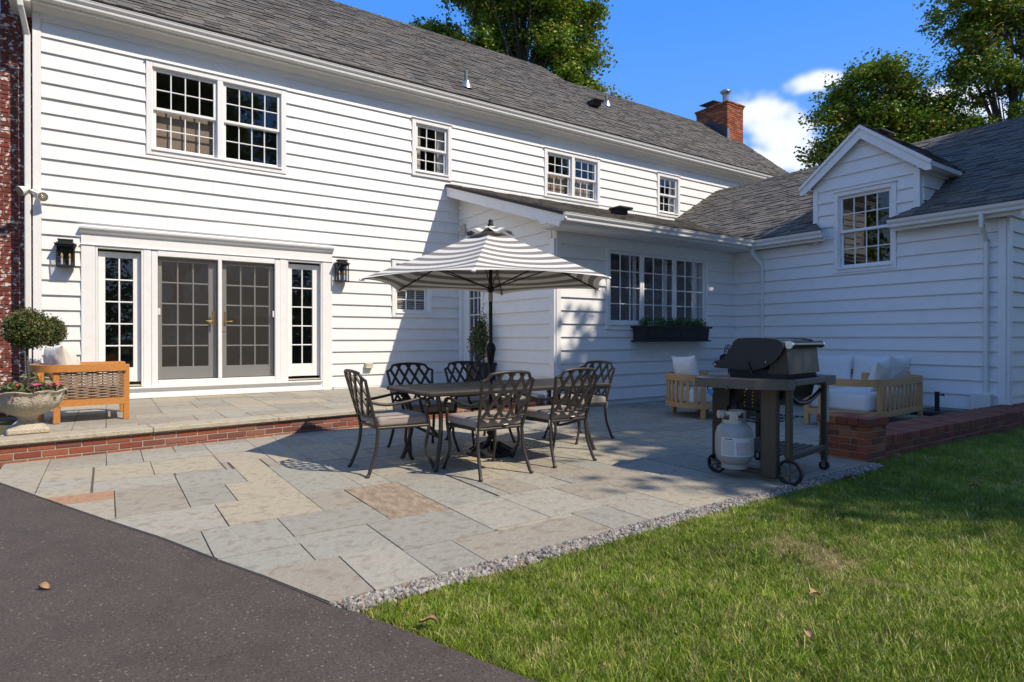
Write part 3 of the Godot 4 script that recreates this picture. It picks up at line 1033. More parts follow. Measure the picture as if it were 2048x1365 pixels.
func kitchen_wing() -> void:
	var h := thing("kitchen_wing", "one storey white extension with low grey shed roof and white triple window", "house extension")
	var X0 := 6.257
	var ZB := 3.315
	var ff := face(Vector3(0, 0, ZB), Vector3.BACK)
	var sf := face(Vector3(X0, 0, 0), Vector3.LEFT)
	var y0 := 0.0855
	var st := 0.2255
	# front wall with the triple casement
	var wo := Rect2(7.386, 1.34, 2.81, 1.47)
	core(h, ff, rect(X0, -0.1, 11.3, 3.02), [Rect2(7.47, 1.44, 2.64, 1.33)])
	siding(h, ff, rect(X0 + 0.10, 0.05, 11.117, 2.80), [wo], y0, st)
	part("frieze_board", Geo.new().bev(Vector3(8.69, 2.91, 0.018), Vector3(4.85, 0.24, 0.032), 0.004), M.trim_paint, h, ff)
	part("corner_board", Geo.new().bev(Vector3(X0 + 0.05, 1.5, 0.02), Vector3(0.10, 2.85, 0.045), 0.004), M.trim_paint, h, ff)
	part("corner_board", Geo.new().bev(Vector3(ZB - 0.03, 1.47, 0.02), Vector3(0.11, 2.80, 0.042), 0.004), M.trim_paint, h, sf)
	part("corner_bead", Geo.new().bev(Vector3(11.1, 1.45, 0.03), Vector3(0.03, 2.75, 0.03), 0.004), M.trim_paint, h, ff)
	casement(h, ff)
	# side wall with the garden door
	var slope := 0.32
	var so := PackedVector2Array([Vector2(0.03, 0.05), Vector2(3.23, 0.05), Vector2(3.23, 4.36 - 3.23 * slope), Vector2(0.03, 4.36)])
	core(h, sf, PackedVector2Array([Vector2(0.002, -0.1), Vector2(ZB, -0.1), Vector2(ZB, 4.36 - ZB * slope), Vector2(0.002, 4.36)]), [Rect2(0.16, 0.40, 0.80, 2.06)])
	siding(h, sf, so, [Rect2(0.07, 0.05, 0.98, 2.50)], y0, st)
	var gd := node("garden_door", h, sf)
	part("casing", Geo.new().bev(Vector3(0.115, 1.3, 0.022), Vector3(0.09, 2.5, 0.046), 0.004).bev(Vector3(1.005, 1.3, 0.022), Vector3(0.09, 2.5, 0.046), 0.004).bev(Vector3(0.56, 2.505, 0.022), Vector3(0.8, 0.09, 0.045), 0.004), M.trim_paint, gd)
	part("door_panel", Geo.new().bev(Vector3(0.27, 1.43, -0.05), Vector3(0.22, 2.06, 0.045), 0.004).bev(Vector3(0.92, 1.43, -0.05), Vector3(0.08, 2.06, 0.045), 0.004).bev(Vector3(0.63, 2.41, -0.05), Vector3(0.5, 0.10, 0.044), 0.004).bev(Vector3(0.63, 0.52, -0.05), Vector3(0.5, 0.24, 0.044), 0.004), M.trim_paint, gd)
	glazing_flat(gd, 0.38, 0.64, 0.88, 2.36, -0.05, 3, 5)
	part("step_board", Geo.new().bev(Vector3(0.56, 0.34, 0.0), Vector3(0.8, 0.1, 0.12), 0.006), M.trim_paint, gd)
	part("wall_register", Geo.new().bev(Vector3(0.28, 3.45, 0.05), Vector3(0.17, 0.24, 0.06), 0.01), M.pale_plastic, h, sf)
	# floor, ceiling and a dim room inside
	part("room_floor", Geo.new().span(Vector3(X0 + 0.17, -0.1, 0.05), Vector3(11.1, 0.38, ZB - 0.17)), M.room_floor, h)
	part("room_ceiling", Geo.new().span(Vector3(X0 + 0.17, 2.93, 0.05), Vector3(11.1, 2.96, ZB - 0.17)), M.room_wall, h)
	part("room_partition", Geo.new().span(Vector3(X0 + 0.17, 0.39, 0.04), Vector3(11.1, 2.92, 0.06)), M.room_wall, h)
	# roof
	var kk := sqrt(1 + slope * slope)
	var rf := Transform3D(Basis(Vector3.RIGHT, Vector3(0, slope, -1) / kk, Vector3(0, 1, slope) / kk), Vector3(0, 3.165, 3.95))
	var v1 := 3.915 * kk
	# the valley with the garage roof runs from the eave corner up to the wall
	var outline := PackedVector2Array([Vector2(5.91, 0), Vector2(10.80, 0), Vector2(13.0, v1), Vector2(5.91, v1)])
	var roof := node("roof", h)
	part("deck", Geo.new().prism(outline, rf, -0.045, -0.001), M.roof_edge, roof)
	shingles(roof, rf, outline, 220)
	var vb: Vector3 = rf * Vector3(8.96, 2.0, 0.02)
	part("roof_hood", Geo.new().bev(vb + Vector3(0, 0.05, 0), Vector3(0.30, 0.12, 0.26), 0.03).bev(vb + Vector3(0, 0.11, 0.05), Vector3(0.40, 0.05, 0.36), 0.02), M.roof_edge, roof)
	part("wall_flashing", Geo.new().span(Vector3(6.06, 4.40, 0.035), Vector3(13.2, 4.47, 0.05)), M.trim_paint, roof)
	# eaves: soffit, fascia, rake board, boxed return
	part("soffit", Geo.new().span(Vector3(5.96, 2.985, ZB + 0.04), Vector3(11.1, 3.005, 3.86)), M.soffit_paint, h)
	part("fascia", Geo.new().span(Vector3(5.92, 2.99, 3.862), Vector3(10.81, 3.13, 3.884)), M.trim_paint, h)
	gutter(h, Vector3(5.92, 3.03, 3.886), Vector3(10.81, 3.03, 3.886), Vector3.BACK)
	part("rake_board", Geo.new().prism(PackedVector2Array([Vector2(0.04, 4.385), Vector2(3.84, 4.385 - 3.8 * slope), Vector2(3.84, 4.17 - 3.8 * slope), Vector2(0.04, 4.17)]), face(Vector3(5.96, 0, 0), Vector3.LEFT), -0.02, 0.03), M.trim_paint, h)
	part("rake_soffit", Geo.new().prism(PackedVector2Array([Vector2(0.05, 4.31), Vector2(3.3, 4.31 - 3.25 * slope), Vector2(3.3, 4.29 - 3.25 * slope), Vector2(0.05, 4.29)]), face(Vector3(5.98, 0, 0), Vector3.LEFT), -0.30, -0.001), M.soffit_paint, h)
	part("eave_return", Geo.new().bev(Vector3(6.10, 3.065, 3.60), Vector3(0.28, 0.10, 0.50), 0.006).bev(Vector3(6.09, 3.0, 3.60), Vector3(0.22, 0.03, 0.46), 0.004).bev(Vector3(5.95, 3.10, 3.66), Vector3(0.05, 0.10, 0.66), 0.01), M.trim_paint, h)
	downspout(h, [Vector3(10.86, 3.04, 3.90), Vector3(10.88, 2.9, 3.9), Vector3(11.05, 2.68, 4.0), Vector3(11.06, 0.1, 4.0)])
	rebase(h, Vector3(8.7, 0, 1.7))


func casement(h: Node, fr: Transform3D) -> void:
	var w := node("window", h, fr)
	var P: StandardMaterial3D = M.trim_paint
	part("casing", Geo.new().bev(Vector3(7.425, 2.075, 0.022), Vector3(0.075, 1.45, 0.045), 0.004).bev(Vector3(10.158, 2.075, 0.022), Vector3(0.075, 1.45, 0.045), 0.004).bev(Vector3(8.79, 2.79, 0.022), Vector3(2.66, 0.05, 0.045), 0.004).bev(Vector3(8.79, 1.385, 0.022), Vector3(2.66, 0.09, 0.045), 0.004), P, w)
	part("sill", Geo.new().bev(Vector3(8.79, 1.44, 0.03), Vector3(2.68, 0.03, 0.08), 0.006), P, w)
	for x: Array in [[7.463, 8.316], [8.316, 9.212], [9.212, 10.12]]:
		sash(w, "casement_sash", x[0] + 0.004, 1.456, x[1] - 0.004, 2.765, -0.005, 0.052, 3, 4)
	for sg: Array in [[8.2, 8.3], [9.05, 9.14], [9.86, 10.05]]:
		var rows_ := []
		for k in 2:
			var row := []
			for j in 19:
				row.append(Vector3(lerpf(sg[0], sg[1], j / 18.0), [1.45, 2.77][k], -0.12 + 0.012 * sin(j * 1.7)))
			rows_.append(row)
		part("curtain", Geo.new().grid(rows_), M.white_cloth, w)


func garage_wing() -> void:
	var h := thing("garage_wing", "white clapboard side wing with gabled dormer and dark shingle roof on the right", "house wing")
	var XG := 11.117
	var Z1 := 7.99
	var y0 := 0.0855
	var st := 0.2255
	var wf := face(Vector3(XG, 0, 0), Vector3.LEFT)
	var ff := face(Vector3(0, 0, Z1), Vector3.BACK)
	# west wall runs on up into the dormer's gable
	var full := PackedVector2Array([Vector2(3.32, -0.1), Vector2(Z1, -0.1), Vector2(Z1, 3.06), Vector2(6.845, 3.06), Vector2(6.845, 4.07), Vector2(5.945, 4.79), Vector2(5.045, 4.07), Vector2(5.045, 3.06), Vector2(3.32, 3.06)])
	var wo := Rect2(5.438, 2.375, 1.052, 1.47)
	var hole := hung_window(h, wf, wo, 1, 4, 2, "", 0.075)
	core(h, wf, full, [hole])
	siding(h, wf, PackedVector2Array([Vector2(3.335, 0.05), Vector2(Z1 - 0.1, 0.05), Vector2(Z1 - 0.1, 3.0), Vector2(6.75, 3.0), Vector2(6.75, 4.12), Vector2(5.945, 4.765), Vector2(5.14, 4.12), Vector2(5.14, 3.0), Vector2(3.335, 3.0)]), [wo], y0, st)
	for z: float in [5.092, 6.798]:
		part("dormer_corner_board", Geo.new().bev(Vector3(z, 3.5, 0.02), Vector3(0.095, 1.05, 0.044), 0.004), M.trim_paint, h, wf)
	part("corner_board", Geo.new().bev(Vector3(Z1 - 0.05, 1.48, 0.02), Vector3(0.10, 3.0, 0.045), 0.004), M.trim_paint, h, wf)
	part("corner_board", Geo.new().bev(Vector3(XG + 0.04, 1.48, 0.02), Vector3(0.12, 3.0, 0.042), 0.004), M.trim_paint, h, ff)
	# gable end towards the lawn
	var RX := 14.8
	var pitch := 0.58
	var gable := PackedVector2Array([Vector2(XG, -0.1), Vector2(18.48, -0.1), Vector2(18.48, 3.2), Vector2(RX, 5.3), Vector2(XG, 3.2)])
	core(h, ff, gable, [])
	siding(h, ff, PackedVector2Array([Vector2(XG + 0.1, 0.05), Vector2(18.4, 0.05), Vector2(18.4, 3.2), Vector2(RX, 5.25), Vector2(XG + 0.1, 3.2)]), [], y0, st)
	part("east_wall", Geo.new().span(Vector3(18.32, -0.1, 0.05), Vector3(18.48, 3.15, Z1 - 0.17)), M.white_paint, h)
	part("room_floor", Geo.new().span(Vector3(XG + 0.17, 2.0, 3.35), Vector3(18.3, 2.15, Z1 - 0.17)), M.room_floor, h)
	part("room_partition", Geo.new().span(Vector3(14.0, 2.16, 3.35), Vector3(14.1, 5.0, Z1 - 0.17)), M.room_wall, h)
	# roof
	var kk := sqrt(1 + pitch * pitch)
	var rf := Transform3D(Basis(Vector3.FORWARD, Vector3(1, pitch, 0) / kk, Vector3(-pitch, 1, 0) / kk), Vector3(10.80, 3.165, 0))
	var vr := 4.0 * kk
	var roof := node("roof", h)
	# outline in (-z, slope): notched by the dormer, cut by the valley above the kitchen roof
	var nv := 0.36 * kk
	var outline := PackedVector2Array([Vector2(-3.95, 0), Vector2(-0.02, 2.2 * kk), Vector2(-0.02, vr), Vector2(-8.3, vr), Vector2(-8.3, 0), Vector2(-6.47, 0), Vector2(-6.85, nv), Vector2(-6.85, 1.35 * kk), Vector2(-5.945, 2.62 * kk), Vector2(-5.04, 1.35 * kk), Vector2(-5.04, nv), Vector2(-5.36, 0)])
	part("deck", Geo.new().prism(outline, rf, -0.045, -0.001), M.roof_edge, roof)
	shingles(roof, rf, outline, 250)
	ridge_caps(roof, rf * Vector3(-8.3, vr, 0.01), rf * Vector3(-0.05, vr, 0.01), Vector3(-1, -pitch, 0) / kk, Vector3(1, -pitch, 0) / kk)
	var ef := Transform3D(Basis(Vector3.BACK, Vector3(-1, pitch, 0) / kk, Vector3(pitch, 1, 0) / kk), Vector3(18.8, 3.165, 0))
	part("east_slope", Geo.new().prism(rect(0.0, 0, 8.3, vr), ef, -0.045, 0), M.roof_edge, roof)
	# eaves
	for z: Array in [[3.90, 5.36], [6.47, 8.28]]:
		part("soffit", Geo.new().span(Vector3(10.93, 3.0, maxf(z[0], 3.9)), Vector3(XG - 0.04, 3.02, z[1] - 0.1)), M.soffit_paint, h)
		part("fascia", Geo.new().span(Vector3(10.908, 2.98, z[0]), Vector3(10.928, 3.13, z[1])), M.trim_paint, h)
		gutter(h, Vector3(10.906, 3.03, z[0]), Vector3(10.906, 3.03, z[1]), Vector3.LEFT)
	part("frieze_board", Geo.new().bev(Vector3(4.2, 2.93, 0.02), Vector3(1.5, 0.10, 0.035), 0.004), M.trim_paint, h, wf)
	part("rake_board", Geo.new().prism(PackedVector2Array([Vector2(10.86, 3.13), Vector2(RX, 3.13 + (RX - 10.86) * pitch), Vector2(18.74, 3.13), Vector2(18.74, 2.95), Vector2(RX, 2.95 + (RX - 10.86) * pitch), Vector2(10.86, 2.95)]), face(Vector3(0, 0, 8.26), Vector3.BACK), -0.03, 0.0), M.trim_paint, h)
	# dormer roof: two slopes running back into the main slope
	var dp := 0.80
	var dr := node("dormer_roof", h)
	var back_x := 13.6
	for sg: float in [-1.0, 1.0]:
		var k2 := sqrt(1 + dp * dp)
		# x into the house, y up the slope towards the ridge, z out
		var bs := Basis(Vector3.RIGHT * sg, Vector3(0, dp, -sg) / k2, Vector3.ZERO)
		bs.z = bs.x.cross(bs.y)
		var d0 := Transform3D(bs, Vector3(0, 4.045, 5.945 + sg * 1.10))
		var len := 1.10 * k2
		# ends where the slope meets the garage roof
		var po := PackedVector2Array()
		for q: Vector2 in [Vector2(10.95, 0), Vector2(12.32, 0), Vector2(13.78, len), Vector2(10.95, len)]:
			po.append(Vector2(q.x * sg, q.y))
		part("slope_deck", Geo.new().prism(po, d0, -0.035, -0.001), M.roof_edge, dr)
		shingles(dr, d0, po, 25)
		part("dormer_rake", Geo.new().prism(PackedVector2Array([Vector2(5.945 + sg * 1.10, 4.03), Vector2(5.945, 4.91), Vector2(5.945, 4.70), Vector2(5.945 + sg * 1.02, 3.90), Vector2(5.945 + sg * 1.10, 3.90)]), face(Vector3(10.98, 0, 0), Vector3.LEFT), -0.03, 0.006), M.trim_paint, dr)
		part("dormer_rake_cap", Geo.new().prism(PackedVector2Array([Vector2(5.945 + sg * 1.12, 4.045), Vector2(5.945, 4.935), Vector2(5.945, 4.87), Vector2(5.945 + sg * 1.10, 3.99)]), face(Vector3(10.965, 0, 0), Vector3.LEFT), -0.012, 0.018), M.trim_paint, dr)
		part("dormer_rake_soffit", Geo.new().prism(PackedVector2Array([Vector2(5.945 + sg * 1.05, 3.955), Vector2(5.945, 4.80), Vector2(5.945, 4.785), Vector2(5.945 + sg * 1.05, 3.94)]), face(Vector3(10.985, 0, 0), Vector3.LEFT), -0.12, -0.031), M.soffit_paint, dr)
		part("dormer_soffit", Geo.new().prism(PackedVector2Array([Vector2(5.945 + sg * 0.9, 3.96), Vector2(5.945 + sg * 1.08, 3.96), Vector2(5.945 + sg * 1.08, 3.985), Vector2(5.945 + sg * 0.9, 3.985)]), face(Vector3(10.985, 0, 0), Vector3.LEFT), -1.2, -0.001), M.soffit_paint, dr)
		part("dormer_fascia", Geo.new().span(Vector3(10.99, 3.97, 5.945 + sg * 1.085), Vector3(12.2, 4.05, 5.945 + sg * 1.10)), M.trim_paint, dr)
		# cheek wall, boards run back to the roof
		var cf := face(Vector3(0, 0, 5.945 + sg * 0.90), Vector3(0, 0, sg))
		var ck := PackedVector2Array()
		var cs := PackedVector2Array()
		for q: Vector2 in [Vector2(XG, 3.36), Vector2(12.2, 3.97), Vector2(XG, 3.97)]:
			ck.append(Vector2(q.x * sg, q.y))
		for q: Vector2 in [Vector2(XG + 0.06, 3.38), Vector2(12.2, 3.96), Vector2(XG + 0.06, 3.96)]:
			cs.append(Vector2(q.x * sg, q.y))
		part("cheek_wall", Geo.new().prism(ck, cf, -0.1, 0.0), M.white_paint, h)
		siding(h, cf, cs, [], y0, st)
	# downspout with its boot at the near corner
	downspout(h, [Vector3(10.84, 3.04, 7.76), Vector3(10.86, 2.86, 7.76), Vector3(11.04, 2.66, 7.76), Vector3(11.045, 0.36, 7.76)])
	part("spout_block", Geo.new().bev(Vector3(11.0, 0.2, 7.72), Vector3(0.16, 0.3, 0.26), 0.01), M.lamp_white, h)
	# a chimney on the far slope
	var c := node("chimney", h)
	part("mortar_core", Geo.new().span(Vector3(16.52, 4.0, 3.0), Vector3(17.2, 6.3, 3.72)), M.grey_mortar, c)
	brickwork(c, face(Vector3(16.51, 0, 0), Vector3.LEFT), 2.99, 3.73, 5.0, 6.3, M.orange_brick)
	brickwork(c, face(Vector3(0, 0, 3.73), Vector3.BACK), 16.51, 17.21, 5.0, 6.3, M.orange_brick)
	part("rain_cap", Geo.new().span(Vector3(16.45, 6.56, 2.93), Vector3(17.27, 6.585, 3.8)).span(Vector3(16.56, 6.3, 3.05), Vector3(17.16, 6.55, 3.66)), M.lead_dark, c)
	rebase(h, Vector3(14.8, 0, 4.2))


# ------------------------------------------------------------ ground
func flat_frame(y: float) -> Transform3D:
	return Transform3D(Basis(Vector3.RIGHT, Vector3.FORWARD, Vector3.UP), Vector3(0, y, 0))


# polygons on the ground are written (x, z); the flat frame wants (x, -z)
func ground_poly(pts: Array) -> PackedVector2Array:
	var p := PackedVector2Array()
	for q: Array in pts:
		p.append(Vector2(q[0], -q[1]))
	return p


const DRIVE_EDGE := [[-0.716, 4.872], [-0.279, 5.914], [0.042, 6.663], [0.272, 7.174], [0.486, 7.729], [0.632, 8.077], [0.827, 8.621], [0.931, 8.793], [0.985, 8.959], [1.056, 9.134], [1.17, 9.448], [1.251, 9.648], [1.5, 10.6], [2.1, 13.0], [4.0, 18.0]]


func drive_x(z: float) -> float:
	for i in DRIVE_EDGE.size() - 1:
		if z >= DRIVE_EDGE[i][1] and z <= DRIVE_EDGE[i + 1][1]:
			return lerpf(DRIVE_EDGE[i][0], DRIVE_EDGE[i + 1][0], (z - DRIVE_EDGE[i][1]) / (DRIVE_EDGE[i + 1][1] - DRIVE_EDGE[i][1]))
	return -0.716 + (z - 4.872) * 0.42 if z < 4.872 else 4.0


func front_z(x: float) -> float:
	return 8.61 - 0.028 * (x - 0.83)


# fills a polygon with rectangular stones on a fine raster; the given ones come first
func pave(parent: Node, region: PackedVector2Array, x0: float, z0: float, x1: float, z1: float, y: float, given: Array, thick: float, special := {}) -> void:
	var cell := 0.05
	var w := int(round((x1 - x0) / cell))
	var d := int(round((z1 - z0) / cell))
	var free := PackedByteArray()
	free.resize(w * d)
	free.fill(1)
	var stones := []
	for g: Array in given:
		stones.append([g[0], g[1], g[2], g[3]])
		for j in range(int(round((g[1] - z0) / cell)), int(round((g[3] - z0) / cell))):
			for i in range(int(round((g[0] - x0) / cell)), int(round((g[2] - x0) / cell))):
				if i >= 0 and i < w and j >= 0 and j < d:
					free[j * w + i] = 0
	var widths := [6, 6, 9, 9, 12, 12, 15, 18]
	var depths := [6, 9, 9, 12, 12]
	for j in d:
		for i in w:
			if free[j * w + i] == 0:
				continue
			var run := 0
			while i + run < w and free[j * w + i + run] == 1:
				run += 1
			var ww: int = widths[rng.randi() % widths.size()]
			if run - ww < 5:
				ww = run if run <= 20 else run / 2
			var dd: int = depths[rng.randi() % depths.size()]
			var fit := 0
			while fit < dd and j + fit < d:
				var ok := true
				for k in ww:
					ok = ok and free[(j + fit) * w + i + k] == 1
				if not ok:
					break
				fit += 1
			# no slivers: take what little is left below as well
			var more := fit
			while more < fit + 4 and j + more < d:
				var ok := true
				for k in ww:
					ok = ok and free[(j + more) * w + i + k] == 1
				if not ok:
					break
				more += 1
			if more < fit + 4:
				fit = more
			for b in fit:
				for k in ww:
					free[(j + b) * w + i + k] = 0
			stones.append([x0 + i * cell, z0 + j * cell, x0 + (i + ww) * cell, z0 + (j + fit) * cell])
	var fr := flat_frame(y)
	for n in stones.size():
		var s: Array = stones[n]
		var polys := Geometry2D.intersect_polygons(rect(s[0], -s[3], s[2], -s[1]), region)
		for p: PackedVector2Array in polys:
			var gap := rng.randf_range(0.0026, 0.0044)
			for q: PackedVector2Array in Geometry2D.offset_polygon(p, -gap):
				if q.size() < 3:
					continue
				var mid := Vector2.ZERO
				for v in q:
					mid += v / q.size()
				for v in q.size():
					q[v] += Vector2(rng.randf_range(-0.0015, 0.0015), rng.randf_range(-0.0015, 0.0015))
				for v in q.size():
					q[v] -= mid
				var m: Material = special.get(n, M.stone[rng.randi() % M.stone.size()])
				var tilt := Basis.from_euler(Vector3(rng.randf_range(-0.003, 0.003), 0, rng.randf_range(-0.003, 0.003)))
				part("flagstone", Geo.new().prism(q, Transform3D(fr.basis, Vector3.ZERO), -thick, rng.randf_range(-0.0015, 0.0015)), m, parent, Transform3D(tilt, Vector3(mid.x, y, -mid.y)))


func ground() -> void:
	var lawn := Geo.new()
	lawn.span(Vector3(-90, -0.5, -90), Vector3(110, -0.035, 110))
	structure("lawn_ground", lawn, M.soil)
	var dp := []
	for q: Array in DRIVE_EDGE:
		dp.append(q)
	dp.append_array([[-14, 18], [-14, 2.2], [-1.9, 2.2]])
	structure("driveway", Geo.new().prism(ground_poly(dp), flat_frame(0), -0.3, -0.010), M.asphalt)

	# patio
	var region := ground_poly([[-0.80, 3.90], [-0.79, 4.66], [-0.716, 4.872], [-0.279, 5.914], [0.042, 6.663], [0.272, 7.174], [0.486, 7.729], [0.632, 8.077], [0.827, 8.61], [6.04, front_z(6.04)], [6.05, 7.93], [11.08, 7.90], [11.08, 3.36], [6.29, 3.36], [6.22, 3.06]])
	var patio := Geo.new().prism(Geometry2D.offset_polygon(region, 0.001)[0], flat_frame(0), -0.2, -0.007)
	var p := structure("patio", patio, M.joint_sand)
	var given := [[0.63, 8.06, 1.045, 8.62], [1.045, 8.06, 1.37, 8.62], [1.37, 8.18, 1.677, 8.62], [0.925, 7.60, 1.372, 8.06], [0.2, 7.75, 0.925, 8.06], [0.48, 7.16, 0.93, 7.75], [0.15, 7.16, 0.48, 7.75], [-0.1, 6.55, 0.64, 7.16], [0.64, 6.55, 1.24, 7.16], [0.93, 7.16, 1.54, 7.60], [1.372, 7.60, 1.98, 8.18], [1.54, 6.66, 1.98, 7.60], [0.795, 5.95, 1.24, 6.55], [0.49, 5.95, 0.795, 6.55], [0.05, 5.68, 0.49, 6.55], [1.24, 5.45, 1.71, 6.66], [1.24, 6.66, 1.54, 7.16], [1.98, 6.66, 2.43, 7.55], [1.98, 7.55, 2.43, 8.15], [1.677, 8.18, 2.61, 8.62], [2.61, 8.15, 2.935, 8.6], [2.935, 7.96, 3.39, 8.6], [2.43, 7.5, 2.935, 8.15], [2.935, 7.5, 3.39, 7.96], [3.39, 7.82, 3.86, 8.6], [3.86, 8.03, 4.39, 8.6], [3.39, 7.18, 3.93, 7.82], [3.93, 7.15, 4.39, 8.03], [-0.09, 5.25, 0.49, 5.68], [0.49, 5.38, 0.97, 5.95], [0.97, 5.0, 1.24, 5.95], [-0.5, 5.68, 0.05, 5.97], [-0.3, 5.97, 0.05, 6.55], [-0.09, 4.55, 0.35, 5.25]]
	var special := {11: M.stone_brown, 31: M.stone_rust, 12: M.stone[4], 4: M.stone[3], 7: M.stone[6], 1: M.stone[6], 0: M.stone[5]}
	pave(p, region, -0.9, 3.0, 11.1, 8.65, 0.0, given, 0.04, special)

	terrace()
	brick_walls()
	gravel()
	grass()
	var spots := [[-0.242, 7.693, 0.042, "curled brown leaf lying on the asphalt driveway"], [2.673, 9.805, 0.04, "tan leaf standing in the sunlit lawn above the other near leaf"], [2.282, 9.999, 0.035, "pale tan leaf on the lawn nearest the bottom edge"], [3.069, 9.445, 0.035, "small tan leaf beside the dry patch of lawn"], [5.67, 9.407, 0.055, "brown leaf in the shaded lawn at far right"], [5.128, 8.72, 0.06, "long brown leaf in shaded lawn before the brick pier"], [1.094, 9.06, 0.05, "brown leaf on the lawn edge beside the driveway"]]
	for s: Array in spots:
		var rows := []
		for i in 7:
			var row := []
			var tt := i / 6.0
			var hw: float = s[2] * 0.42 * sin(PI * clampf(tt, 0.04, 0.96)) * (1.0 + 0.25 * sin(tt * 19.0))
			for j in 5:
				var a := (j - 2) / 2.0
				row.append(Vector3((tt - 0.5) * s[2] * 1.6, 0.012 * a * a + 0.012 * sin(tt * 5.0) + 0.006, a * hw))
			rows.append(row)
		var leaf := part("fallen_leaf", Geo.new().grid(rows, false, true), M.dead_leaf, self, Transform3D(Basis.from_euler(Vector3(0.15, rng.randf() * TAU, 0.1)), Vector3(s[0], -0.009 if s[0] < 0 else 0.012, s[1])))
		tag(leaf, s[3], "leaf", "fallen leaves")


func terrace() -> void:
	var y := 0.225
	var fz := func(x: float) -> float: return 3.83 - 0.126 * x
	var base := ground_poly([[-0.86, 0.02], [6.25, 0.02], [6.25, fz.call(6.25) - 0.06], [-0.86, fz.call(-0.86) - 0.06]])
	var t := structure("raised_terrace", Geo.new().prism(base, flat_frame(0), -0.2, 0.19), M.mortar)
	var d := Vector3(1, 0, -0.126).normalized()
	var n := Vector3(0.126, 0, 1).normalized()
	var fr := Transform3D(Basis(d, Vector3.UP, n), Vector3(-0.83, 0, fz.call(-0.83)))
	part("mortar_face", Geo.new().box(Vector3(3.55, 0.06, -0.06), Vector3(7.1, 0.22, 0.106)), M.mortar, t, fr)
	brickwork(t, fr, 0, 7.12, -0.034, 0.165, M.brick)
	var lf := face(Vector3(-0.83, 0, 0), Vector3.LEFT)
	part("mortar_face", Geo.new().box(Vector3(1.95, 0.06, -0.06), Vector3(3.7, 0.22, 0.106)), M.mortar, t, lf)
	brickwork(t, lf, 0.05, 3.83, -0.034, 0.165, M.brick)
	# coping: long stones with an eased edge, along the front and the left side
	var x := -0.02
	while x < 7.1:
		var w := minf(rng.randf_range(1.1, 1.75), 7.1 - x)
		part("coping", Geo.new().bev(Vector3(x + w / 2, y - 0.024, -0.125), Vector3(w - 0.006, 0.05, 0.33), 0.007), M.coping_stone, t, fr)
		x += w
	var z := 0.05
	while z < 3.56:
		var w := minf(rng.randf_range(0.9, 1.4), 3.58 - z)
		part("coping", Geo.new().bev(Vector3(z + w / 2, y - 0.024, -0.125), Vector3(w - 0.006, 0.05, 0.33), 0.007), M.coping_stone, t, lf)
		z += w
	var inner := ground_poly([[-0.54, 0.035], [6.24, 0.035], [6.24, fz.call(6.24) - 0.30], [-0.54, fz.call(-0.54) - 0.30]])
	pave(t, inner, -0.6, 0.0, 6.25, 3.65, y, [], 0.03)


func brick_walls() -> void:
	# pier at the patio corner
	var pr := thing("brick_pier", "short square red brick pier at the patio corner behind the grill", "brick pier", Vector3(6.23, 0, 8.19))
	part("mortar_core", Geo.new().span(Vector3(-0.182, -0.2, -0.227), Vector3(0.182, 0.335, 0.227)), M.mortar, pr)
	for f: Array in [[face(Vector3(0, 0, 0.235), Vector3.BACK), -0.19, 0.19], [face(Vector3(-0.19, 0, 0), Vector3.LEFT), -0.235, 0.14], [face(Vector3(0, 0, -0.235), Vector3.FORWARD), -0.19, 0.19], [face(Vector3(0.19, 0, 0), Vector3.RIGHT), -0.135, 0.14]]:
		brickwork(pr, f[0], f[1], f[2], -0.05, 0.33, M.orange_brick)
	for i in 2:
		for j in 5:
			part("cap_brick", brick_mesh(), M.orange_brick[rng.randi() % 4], pr, Transform3D(Basis.from_scale(Vector3(0.99, 1.35, 0.99)), Vector3(-0.108 + i * 0.213, 0.372, -0.205 + j * 0.103)))
	# long low wall
	var w := thing("low_brick_wall", "low red brick wall with rowlock top running along the lawn to the house", "brick wall", Vector3(8.9, 0, 8.12))
	var x0 := 6.44 - 8.9
	var x1 := 12.6 - 8.9
	part("mortar_core", Geo.new().span(Vector3(x0, -0.2, -0.20), Vector3(x1, 0.182, 0.24)), M.mortar, w)
	brickwork(w, face(Vector3(0, 0, 0.25), Vector3.BACK), x0, x1, -0.03, 0.10, M.brick)
	brickwork(w, face(Vector3(0, 0, -0.21), Vector3.FORWARD), -x1, -x0, -0.03, 0.10, M.brick)
	var x := x0 + 0.03
	while x < x1:
		for k in 2:
			part("cap_brick", brick_mesh(), M.brick[rng.randi() % 5], w, Transform3D(Basis(Vector3.UP, PI / 2 + rng.randf_range(-0.01, 0.01)) * Basis.from_scale(Vector3(1.12, 1.55, 0.6)), Vector3(x, 0.153 + rng.randf_range(-0.003, 0.003), 0.147 - k * 0.234)))
		x += 0.066


